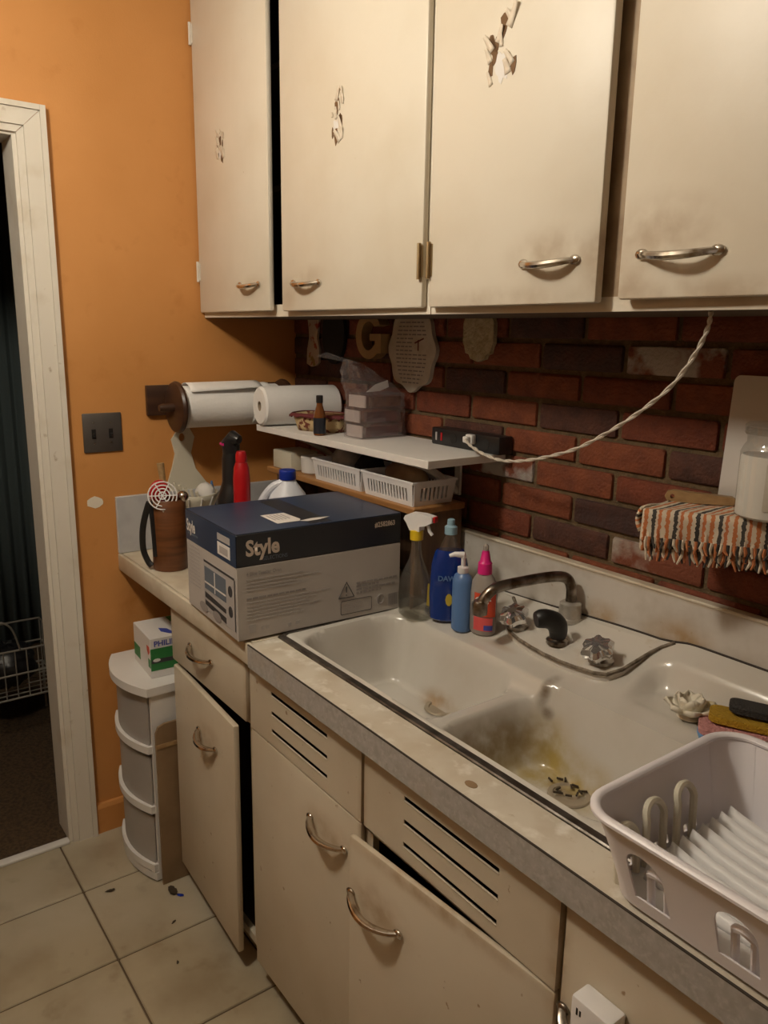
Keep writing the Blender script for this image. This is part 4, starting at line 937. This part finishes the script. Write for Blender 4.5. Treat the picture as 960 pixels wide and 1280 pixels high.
b = MB(); b.tube([(oc[0]+.03, yb-.0125, 1.53), (oc[0]+.03, yb-.0125, 1.558)], .002, 4); b.tube([(oc[0]+.016, yb-.0125, 1.55), (oc[0]+.052, yb-.0125, 1.562)], .002, 4); b.build('drawing', 'maroon', pq)
hang('cream_plaque', 'long cream embossed plaque with notched end under the wall cabinet', 'plaque', [(.868, 1.64), (.852, 1.60), (.852, 1.555), (.858, 1.545), (.862, 1.530), (.874, 1.527), (.880, 1.517), (.905, 1.510), (.930, 1.517), (.936, 1.527), (.948, 1.530), (.952, 1.545), (.958, 1.555), (.958, 1.60), (.942, 1.64), (.93, 1.66), (.88, 1.66)], [], .012, 'plaque_cream')

# ------------------------------------------------------------------ towel shelf with jar, board, wooden handle
ts_ = thing('small_wall_shelf', 'small angled wall shelf hidden under a striped towel', 'shelf', (1.65, -.06, 1.24))
SA, SB = Vector((1.532, -.192, 0)), Vector((1.800, -.040, 0))        # front edge runs at an angle to the wall
MB().prism([(SA.x, SA.y), (SB.x, SB.y), (1.800, -.0115), (1.522, -.0115)], [], FZ, 1.250, 1.270).build('shelf_board', 'frame_brown', ts_)
MB().prism([(-.0115, 1.2495), (-.11, 1.2495), (-.0115, 1.17)], [], FX, 1.640, 1.652).build('bracket', 'frame_brown', ts_)
rg = random.Random(8)
wob = [rg.uniform(-1, 1) for _ in range(80)]
tw = thing('striped_towel', 'orange black and cream striped fringed towel folded over the small wall shelf', 'towel', (1.66, -.09, 1.18))
ED = (SB-SA).normalized(); EN = Vector((ED.y, -ED.x, 0)); EL = (SB-SA).length
def towel_pt(a, c, lay):
    F = SA+ED*EL*(a*1.04-.02); B = Vector((1.520+.290*a, -.045+.012*a, 0)); gap = (F-B).length; dirn = (F-B)/gap
    hang_ = (.042, .058)[lay]; off_ = (.009, .005)[lay]; ztop = (1.2835, 1.2765)[lay]; wv = .0035*sin(a*17)+.0022*wob[int(a*70)]
    if c < .45: p = B+dirn*(gap*c/.45); return Vector((p.x, p.y, ztop+.0012*sin(a*23+c*9)))
    if c < .60:
        t = (c-.45)/.15*pi/2; p = F+EN*(off_*sin(t)); return Vector((p.x, p.y, ztop-off_*1.3*(1-cos(t))))
    d_ = (c-.60)/.40; p = F+EN*(off_+wv*d_); return Vector((p.x, p.y, ztop-off_*1.3-hang_*d_))
for lay, mname in ((0, 'upper_layer'), (1, 'lower_layer')):
    MB().sheet(lambda a, c: towel_pt(a, c, lay), 70, 24, uv=lambda a, c: (a*EL, c*.2)).build(mname, 'towel', tw, solid=.004)
fo = SA-ED*.010
MB().sheet(lambda a, c: Vector((fo.x-.012*a-.010*sin(pi*c)*.8, fo.y+.135*a, 1.2855-.030*c-.012*c*(1-a)+.002*sin(9*a))), 12, 6, uv=lambda a, c: (c*.05, a*.1)).build('folded_edge', 'towel', tw, solid=.005)
for lay, zt in ((0, 1.2295), (1, 1.211)):
    for m, ph in (('fringe_cream', 0), ('fringe_rust', 1), ('fringe_black', 2)):
        b = MB(); x = .004+ph*.005
        while x < EL:
            l_ = rg.uniform(.006, .013)+.003*lay; p = SA+ED*x+EN*((.0135, .0085)[lay]); dn = lambda k: ED*rg.uniform(-k, k)+EN*rg.uniform(0, k*.8)
            b.tube([p+Vector((0, 0, zt+.010)), p+dn(.003)+Vector((0, 0, zt)), p+dn(.007)+Vector((0, 0, zt-l_))], [.0026, .0030, .0014], 5)
            x += .0150
        o = b.build('fringe', m, tw); o['kind'] = 'stuff'
jr = thing('glass_jar', 'glass jar full of white powder standing on the striped towel', 'jar', (1.692, -.098, 1.287))
jc = (1.692, -.090, 1.2872)
MB().lathe([(.048, 0), (.054, .005), (.054, .108), (.050, .118), (.046, .124), (.046, .134), (.049, .137), (.049, .146), (.046, .149)], jc, 32, cap=False).build('glass', 'clear_glass', jr)
MB().lathe([(.047, .002), (.0525, .006), (.0525, .100), (.050, .104)], jc, 32).build('powder', 'jar_fill', jr)
MB().lathe([(.050, .138), (.051, .140), (.051, .152), (.048, .155)], jc, 32).build('lid', 'clear_glass', jr)
MB().sheet(lambda a, c: Vector((jc[0]+.0546*cos(R(-75+60*a)), jc[1]+.0546*sin(R(-75+60*a)), jc[2]+.02+.075*c)), 8, 1).build('label', 'plaque', jr)
b = MB().prism(rr(0, .30, 0, .225, .012), [], FY, 0, .008)
o = b.build('cutting_board', 'board_white'); tag(o, 'white cutting board leaning on the bricks behind the glass jar', 'cutting board'); base(o); o.rotation_euler = (R(-3.5), 0, 0); o.location = (1.715, -.028, 1.2872)
sc = thing('wooden_handle_tool', 'kitchen tool with a light wooden handle lying on the striped towel', 'utensil', (1.506, -.105, 1.2862), R(31))
MB().prism([(0, .0085), (.004, .017), (.014, .020), (.054, .018), (.112, .016), (.118, .012), (.118, .004), (.112, .001), (.054, 0), (.014, -.001+.001), (.004, .002)], [[(.013+.004*cos(-t*.785), .0095+.0045*sin(-t*.785)) for t in range(8)]], FY, -.008, .008).build('handle', 'wood_handle', sc, local=True)
MB().lathe([(.006, 0), (.006, .010)], (.1184, 0, .008), 14, M=Matrix.Rotation(pi/2, 4, 'Y')).build('ferrule', 'chrome', sc, local=True)
MB().box(.1286, .150, -.0015, .0015, .001, .016).build('blade', 'chrome', sc, local=True)

# ------------------------------------------------------------------ dish rack
dk = thing('dish_rack', 'white plastic dish rack with arched openings on the countertop edge', 'dish rack', (2.03, -.49, .9107))
RX0, RX1, RY0, RY1, RZ0, RZ1 = 1.820, 2.250, -.624, -.358, .9165, 1.024; FLR = .028; CR = .04
def rk_pt(px, py, v):
    """Flare a bottom-outline point outwards with height v (0..1)."""
    cx, cy = (RX0+RX1)/2, (RY0+RY1)/2; hx, hy = (RX1-RX0)/2, (RY1-RY0)/2; k = v**1.2
    return Vector((cx+(px-cx)*(1+FLR*k/hx), cy+(py-cy)*(1+FLR*k/hy), RZ0+(RZ1-RZ0)*v))
H = RZ1-RZ0
def rk_wall(name, P0, P1, holes):
    P0, P1 = Vector((*P0, 0)), Vector((*P1, 0)); L_ = (P1-P0).length; dn_ = (P1-P0)/L_; out = Vector((dn_.y, -dn_.x, 0))
    def fr_(uu, vv, dd):
        p = P0+dn_*uu; q_ = rk_pt(p.x, p.y, vv/H); return q_+out*dd
    outer = [(L_*k/10, 0) for k in range(11)]+[(L_, H*k/5) for k in range(1, 6)]+[(L_-L_*k/10, H) for k in range(1, 11)]+[(0, H-H*k/5) for k in range(1, 5)]
    MB().prism(outer, holes, fr_, -.003, 0).build(name, 'lilac_plastic', dk, smooth=50)
LX, LY = RX1-RX0-2*CR, RY1-RY0-2*CR
fh = [arch(c_, .046, .016, .082, 12) for c_ in (.029, .133, .237, .332)]
rk_wall('front_wall', (RX0+CR, RY0), (RX1-CR, RY0), fh)
rk_wall('back_wall', (RX1-CR, RY1), (RX0+CR, RY1), [[(c_+.030*cos(t*.393), .056+.034*sin(t*.393)) for t in range(16)] for c_ in (.07, .175, .285)])
rk_wall('side_wall', (RX0, RY1-CR), (RX0, RY0+CR), [rr(c_-.004, c_+.004, .010, .020, .001, 2) for c_ in (.040, .062, .104, .126, .160, .178)])
rk_wall('side_wall', (RX1, RY0+CR), (RX1, RY1-CR), [])
b = MB()
for cx, cy, a0 in ((RX0+CR, RY0+CR, 180), (RX1-CR, RY0+CR, 270), (RX1-CR, RY1-CR, 0), (RX0+CR, RY1-CR, 90)):
    b = MB()
    for rad in (CR, CR-.003):
        b.sheet(lambda a, c, cx=cx, cy=cy, a0=a0, rad=rad: rk_pt(cx+rad*cos(R(a0+90*a)), cy+rad*sin(R(a0+90*a)), c), 8, 6)
    b.build('corner_wall', 'lilac_plastic', dk)
ol = [rk_pt(p[0], p[1], 1.0)+Vector((0, 0, .001)) for p in rr(RX0, RX1, RY0, RY1, CR, 8)]
MB().tube(ol, .0065, 10, closed=True, flat=.8).build('rim', 'lilac_plastic', dk)
MB().prism(rr(RX0+.003, RX1-.003, RY0+.003, RY1-.003, CR), [rr(x_, x_+.085, RY0+.05, RY1-.05, .01, 3) for x_ in (RX0+.06, RX0+.17, RX0+.28)], FZ, .9175, .9205).build('floor_plate', 'white_plastic', dk)
for k in range(9):
    y_ = RY0+.045+.0225*k
    MB().sheet(lambda a, c, y_=y_: Vector((RX0+.022+(RX1-RX0-.044)*a, y_+.010*c*c, .9205+(.012+.018*abs(2*a-1)**3)*c)), 36, 3).build('rib', 'white_plastic', dk, solid=.0022)
for y_ in (-.594, -.540, -.474):
    hgt = .066 if y_ < -.57 else .080
    x_ = RX0+.008
    pts = [(x_, y_-.018, .9215)]+[(x_-.010*(.3+.7*sin(pi*k/12)), y_-.018*cos(pi*k/12), .9215+hgt-.018+.018*sin(pi*k/12)) for k in range(13)]+[(x_, y_+.018, .9215)]
    MB().tube(pts, .005, 8).build('prong', 'cream_plastic', dk)
for c_ in (.029, .133, .237, .332):
    x_ = RX0+CR+c_; y_ = RY0-.0
    pts = [(x_-.011, y_+.010, .921)]+[(x_-.011*cos(pi*k/10), y_+.002-.008*sin(pi*k/10), .921+.045+.011*sin(pi*k/10)) for k in range(11)]+[(x_+.011, y_+.010, .921)]
    MB().tube(pts, .0048, 8).build('prong', 'lilac_plastic', dk)
for (x_, y_) in ((RX0+.03, RY0+.03), (RX1-.03, RY0+.03), (RX0+.03, RY1-.03), (RX1-.03, RY1-.03)):
    b = MB().lathe([(.008, 0), (.010, .006)], (x_, y_, .9106 if y_ < -.56 else .9158), 10).build('foot', 'lilac_plastic', dk)
uc = thing('cutlery_cup', 'white plastic cutlery cup behind the dish rack', 'cup', (1.905, -.285, .923), 0)
zc0 = max(sink_z(1.905+dx, -.285+dy) for dx in (-.04, 0, .04) for dy in (-.03, 0, .03))+.0005
uc.location.z = zc0; uc.matrix_world = Matrix.Translation(uc.location)
MB().sheet(lambda a, c: Vector((1.905+(.045+.004*c)*math.copysign(abs(cos(2*pi*a))**.5, cos(2*pi*a)), -.285+(.030+.004*c)*math.copysign(abs(sin(2*pi*a))**.5, sin(2*pi*a)), zc0+.10*c)), 40, 4).build('cup_wall', 'lilac_plastic', uc, solid=.003)
MB().prism([(1.905+.045*math.copysign(abs(cos(2*pi*k/40))**.5, cos(2*pi*k/40)), -.285+.030*math.copysign(abs(sin(2*pi*k/40))**.5, sin(2*pi*k/40))) for k in range(40)], [], FZ, zc0, zc0+.003).build('cup_floor', 'lilac_plastic', uc)

# ------------------------------------------------------------------ flower dish and sponges in the side tray
zt = .9235
fd = thing('flower_ornament', 'cream ceramic water lily ornament on the sink beside the sponges', 'ornament', (1.632, -.158, zt))
for ring, n, rad, tilt_, sc_ in ((0, 7, .026, 62, 1.0), (1, 6, .014, 30, .85)):
    for k in range(n):
        a0 = 2*pi*k/n+.3*ring
        def pet(a, c, a0=a0, rad=rad, tilt_=tilt_, sc_=sc_):
            w_ = .021*sc_*sin(pi*min(1, .18+.82*c))**.7*(a-.5)*2; l_ = .044*sc_*c; cup = .013*(a-.5)**2*4
            rr_ = .006+l_*sin(R(tilt_))+cup*-.3; z = .004+l_*cos(R(tilt_))+cup*.5
            return Vector((1.632+rr_*cos(a0)-w_*sin(a0), -.158+rr_*sin(a0)+w_*cos(a0), zt+z))
        MB().sheet(pet, 4, 6).build('petal', 'flower', fd, solid=.003)
MB().blob((1.632, -.158, zt+.010), (.010, .010, .0098), 12).build('flower_centre', 'flower_core', fd)
MB().lathe([(.018, 0), (.022, .003), (.012, .010)], (1.632, -.158, zt), 18).build('flower_base', 'flower', fd)
def pad(name, label, c, dims, rz_, m, tilt_=(0, 0), cat='sponge'):
    b = MB(); b.prism(rr(-dims[0], dims[0], -dims[1], dims[1], min(dims[0], dims[1])*.6), [], FZ, -dims[2], dims[2])
    es = [e for e in b.bm.edges if abs(e.verts[0].co.z-e.verts[1].co.z) < 1e-5 and len({round(f_.normal.z, 1) for f_ in e.link_faces}) > 1]
    o = b.build(name, m, subd=0); tag(o, label, cat); o.location = c; o.rotation_euler = (tilt_[0], tilt_[1], rz_)
    md = o.modifiers.new('round', 'BEVEL'); md.width = dims[2]*.6; md.segments = 2; md.limit_method = 'ANGLE'
    return o
pad('blue_sponge', 'pale blue sponge cloth under the pink sponge', (1.708, -.178, zt+.0045), (.040, .028, .004), R(40), 'sponge_blue')
pad('pink_sponge', 'pink sponge lying on the blue sponge cloth', (1.716, -.163, zt+.0145), (.055, .031, .0055), R(32), 'sponge_pink')
pad('yellow_sponge', 'mustard yellow oval sponge between the pink sponge and black scourer', (1.722, -.138, zt+.0275), (.058, .029, .006), R(28), 'sponge_yellow', (R(-3), R(2)))
pad('scouring_pad', 'black scouring pad on top of the sponge pile', (1.735, -.112, zt+.0415), (.052, .027, .0055), R(30), 'scourer', (R(-5), R(3)))

# ------------------------------------------------------------------ adapter on the base cabinet
ad = thing('socket_adapter', 'white plastic socket adapter plugged in on the base cabinet front', 'outlet', (1.825, -.625, .64))
MB().box(1.797, 1.858, yl-.034, yl-.0005, .64, .752, bev=.004).build('housing', 'white_plastic', ad)
b = MB()
for x_, z_ in ((1.808, .735), (1.8455, .733)): b.box(x_-.0012, x_+.0012, yl-.0346, yl-.0338, z_-.006, z_+.004); b.box(x_+.004, x_+.0062, yl-.0346, yl-.0338, z_-.005, z_+.003)
b.build('socket_slot', 'black_rubber', ad)
MB().tube(spline([(1.828, yl-.034, .70), (1.824, yl-.065, .695), (1.802, yl-.080, .685), (1.79, yl-.085, .65), (1.79, yl-.08, .60)], 6), .0042, 8).build('cord', 'bare_white', ad)

# ------------------------------------------------------------------ plastic drawer tower, bulb box, board
TXa, TXb, TYb, TYf = .058, .341, -.345, -.674
dt = thing('drawer_tower', 'white plastic tower of three clear bow fronted drawers by the orange wall', 'drawers', (.2, -.5, 0))
bow = lambda x, dep=.030: TYf-dep*(1-((x-(TXa+TXb)/2)/((TXb-TXa)/2))**2)
def bowplate(x0, x1, z0, z1, dep, off, m, name, parent, th=None):
    pts = [(x0+(x1-x0)*k/14, bow(x0+(x1-x0)*k/14, dep)+off) for k in range(15)]
    back = [(x1, TYb), (x0, TYb)] if th is None else [(p[0], p[1]+th) for p in pts[::-1]]
    return MB().prism(pts+back, [], FZ, z0, z1).build(name, m, parent, smooth=30)
bowplate(TXa-.008, TXb+.008, .588, .612, .038, -.012, 'drawer_plastic', 'top', dt)
bowplate(TXa, TXb, .006, .030, .035, -.004, 'drawer_plastic', 'base', dt)
for x0, x1 in ((TXa, TXa+.012), (TXb-.012, TXb)): MB().box(x0, x1, TYf+.004, TYb, .0302, .5878).build('side_wall', 'drawer_plastic', dt)
MB().box(TXa+.012, TXb-.012, TYb-.008, TYb, .0302, .5878).build('back_wall', 'drawer_plastic', dt)
for z0 in (.034, .222, .410):
    dw = bowplate(TXa+.013, TXb-.013, z0+.022, z0+.172, .035, .004, 'drawer_clear', 'drawer', dt, .004)
    bowplate(TXa+.004, TXb-.004, z0, z0+.022, .036, -.006, 'drawer_plastic', 'handle_lip', dw, .022)
    b = MB().box(TXa+.018, TXa+.021, TYf+.012, TYb-.012, z0+.002, z0+.15); b.box(TXb-.021, TXb-.018, TYf+.012, TYb-.012, z0+.002, z0+.15); b.box(TXa+.021, TXb-.021, TYf+.012, TYb-.012, z0+.002, z0+.005); b.build('drawer_box', 'drawer_clear', dw)
for x_, y_ in ((TXa+.02, TYf+.02), (TXb-.02, TYf+.02), (TXa+.02, TYb-.02), (TXb-.02, TYb-.02)): MB().lathe([(.012, .0002), (.014, .0062)], (x_, y_, 0), 12).build('foot', 'drawer_plastic', dt)
for k, (x_, z_, m) in enumerate(((.13, .06, 'wood_board'), (.19, .06, 'grey_lid'), (.16, .245, 'grey_lid'), (.24, .43, 'print_mid'))):
    o = MB().box(x_-.03, x_+.025, -.60, -.45, z_-.0205, z_+.06+.01*k, bev=.006).build('stored_item', m)
    base(tag(o, ['brown packet seen through the lowest clear drawer', 'grey packet seen through the lowest clear drawer', 'grey packet seen through the middle clear drawer', 'pale packet seen through the top clear drawer'][k], 'packet'))
lb = thing('bulb_carton', 'white and green light bulb carton on top of the drawer tower', 'carton', (.290, -.645, .6123), R(-3))
Lw, Ld, Lh = .160, .125, .118     # local: near right corner at the origin, x -Lw..0, y 0..Ld
MB().box(-Lw, 0, 0, Ld, 0, Lh, bev=.001, seg=1).build('carton_body', 'card_white', lb, local=True)
text_part('PHILIPS', .0225, Matrix.Translation((.0006, .010, Lh-.024)) @ Matrix(((0, 0, 1, 0), (1, 0, 0, 0), (0, 1, 0, 0), (0, 0, 0, 1))), 'philips_blue', lb, bold=.0006)
b = MB().box(.0002, .0006, 0, .085, .022, Lh-.030); b.build('green_panel', 'green_print', lb, local=True)
MB().box(.0004, .0009, .002, .085, .044, .056).build('dark_band', 'print_dark', lb, local=True); MB().prism([(.006+.011+.011*cos(t*.63), .053+.005*sin(t*.63)) for t in range(10)], [], FX, .0006, .0012).build('bulb_picture', 'card_white', lb, local=True)
b = MB().box(-Lw+.002, -Lw+.06, -.0006, 0, .022, .060); b.build('photo_panel', 'green_print', lb, local=True)
MB().prism([(-.032, .092), (-.010, .092), (-.006, .078), (-.018, .066), (-.030, .078)], [], FY, -.0008, 0).build('red_mark', 'label_red', lb, local=True)
MB().box(-.022, -.002, -.0008, 0, .030, .055).build('green_mark', 'green_print', lb, local=True)
MB().prism([(-.075, .048), (-.045, .046), (-.020, .062), (-.006, .088), (-.030, .075), (-.06, .068)], [], FZ, Lh, Lh+.0006).build('blue_swoosh', 'philips_blue', lb, local=True)
MB().box(-Lw+.004, -Lw+.05, Ld-.030, Ld-.004, Lh, Lh+.0006).build('green_flap', 'green_print', lb, local=True)
MB().prism([(-.045, Ld-.006), (-.010, Ld-.006), (-.015, Ld-.025), (-.04, Ld-.02)], [], FZ, Lh, Lh+.0006).build('red_flap', 'maroon', lb, local=True)
wbd = thing('leaning_board', 'brown wooden board standing between drawer tower and base cabinet', 'board', (.360, -.42, 0))
MB().prism([(-.668, .002), (-.40, .002), (-.40, .505), (-.640, .505), (-.660, .498), (-.668, .48)], [], FX, .3555, .3635).build('panel', 'wood_board', wbd)
MB().prism([(-.6685, .434), (-.50, .434), (-.50, .446), (-.6685, .446)], [], FX, .3550, .3655).build('edge_strip', 'wood_handle', wbd)

# floor litter
for k, (x_, y_, s_, m) in enumerate(((.405, -.655, .020, 'debris'), (.43, -.645, .010, 'blue_cap'), (.30, -.80, .012, 'debris'), (.52, -.70, .007, 'debris'), (.66, -.745, .006, 'debris'))):
    o = MB().blob((x_, y_, s_*.22), (s_, s_*.45, s_*.16), 9, .45, k, Matrix.Rotation(.7*k, 4, 'Z')).build('floor_litter', m)
    tag(base(o), 'tiny blue scrap on the floor near the open door' if m == 'blue_cap' else 'small dark crumb on the tile floor near the cabinets', 'litter', None if m == 'blue_cap' else 'crumbs on the floor')

# ------------------------------------------------------------------ room beyond the doorway
wbk = thing('wire_cart', 'white wire basket cart in the dark room beyond the doorway', 'cart', (-.85, -.80, 0))
bx0, bx1, by0, by1, bz0, bz1 = -1.0, -.68, -.98, -.66, .21, .40
b = MB()
for z_ in (bz0, (bz0+bz1)/2, bz1): b.tube([(bx0, by0, z_), (bx1, by0, z_), (bx1, by1, z_), (bx0, by1, z_)], .004, 6, closed=True)
for k in range(9):
    t = k/8; b.tube([(bx1, by0+(by1-by0)*t, bz0), (bx1, by0+(by1-by0)*t, bz1)], .0025, 5); b.tube([(bx0+(bx1-bx0)*t, by1, bz0), (bx0+(bx1-bx0)*t, by1, bz1)], .0025, 5)
    b.tube([(bx0+(bx1-bx0)*t, by0, bz0), (bx0+(bx1-bx0)*t, by1, bz0)], .0025, 5)
b.build('wire_basket', 'wire', wbk)
for x_ in (bx0, bx1):
    for y_ in (by0, by1): MB().tube([(x_, y_, .0005), (x_, y_, bz0)], .005, 8).build('leg', 'wire', wbk)
MB().tube(spline([(bx1, -.80, bz1), (bx1+.02, -.83, .50), (bx1+.02, -.88, .52), (bx1, -.92, bz1)], 5), .004, 6).build('handle', 'wire', wbk)
o = MB().blob((-.82, -.83, .30), (.10, .11, .086), 18, .12, 4).build('dark_bag', 'black_plastic'); base(tag(o, 'shiny black bag inside the wire cart', 'bag'))
o = MB().lathe([(.03, 0), (.04, .01), (.04, .09), (.02, .12)], (-.69, -.625, .0), 16).build('red_canister', 'red_plastic'); base(tag(o, 'red object on the dark carpet behind the door casing', 'canister'))
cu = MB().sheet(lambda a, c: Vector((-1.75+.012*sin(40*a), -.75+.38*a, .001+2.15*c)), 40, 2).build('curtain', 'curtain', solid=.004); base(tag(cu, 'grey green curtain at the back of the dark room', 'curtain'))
bc = thing('dark_bookcase', 'dark wooden bookcase at the back of the dark room', 'bookcase', (-1.98, -1.02, 0))
b = MB().box(-2.18, -1.80, -1.25, -1.23, .001, 1.3); b.box(-2.18, -1.80, -.80, -.78, .001, 1.3)
b.build('side_panel', 'wood_dark', bc)
for z_ in (.05, .45, .85, 1.26): MB().box(-2.18, -1.80, -1.2298, -.8002, z_, z_+.02).build('shelf_board', 'wood_dark', bc)
for k, (m, nm) in enumerate((('maroon', 'maroon'), ('print_bluegrey', 'slate blue'))):
    o = MB().box(-2.15, -1.86, -1.00+.075*k, -.94+.075*k, .8702, 1.05+.02*k, bev=.003).build('book', m); base(tag(o, nm+' book standing on the shelf of the dark bookcase', 'book'))

# ------------------------------------------------------------------ ceiling lamp
cl_ = thing('ceiling_lamp', 'round frosted globe lamp hanging from the kitchen ceiling', 'lamp', (LAMP[0], LAMP[1], LAMP[2]-.09))
lm = bpy.data.materials.new('lamp_glow'); lm.use_nodes = True; bb_ = lm.node_tree.nodes['Principled BSDF']
_rgb(bb_.inputs['Base Color'], (.8, .8, .8)); _rgb(bb_.inputs['Emission Color'], LAMP_COLOR); bb_.inputs['Emission Strength'].default_value = LAMP_STRENGTH
MATS['lamp_glow'] = lm
MB().lathe([(.055, -.0005), (.055, -.012), (.02, -.022), (.008, -.024), (.008, LAMP[2]+.105-CEIL)], (LAMP[0], LAMP[1], CEIL), 24).build('lamp_stem', 'chrome', cl_)
MB().lathe([(.03, .104), (.034, .100), (.034, .086), (.03, .084)], LAMP, 20).build('globe_collar', 'chrome', cl_)
MB().lathe([(.004, -.09)]+[(.09*sin(pi*k/16), -.09*cos(pi*k/16)) for k in range(1, 14)]+[(.032, .0838)], LAMP, 28).build('glass_globe', 'lamp_glow', cl_)
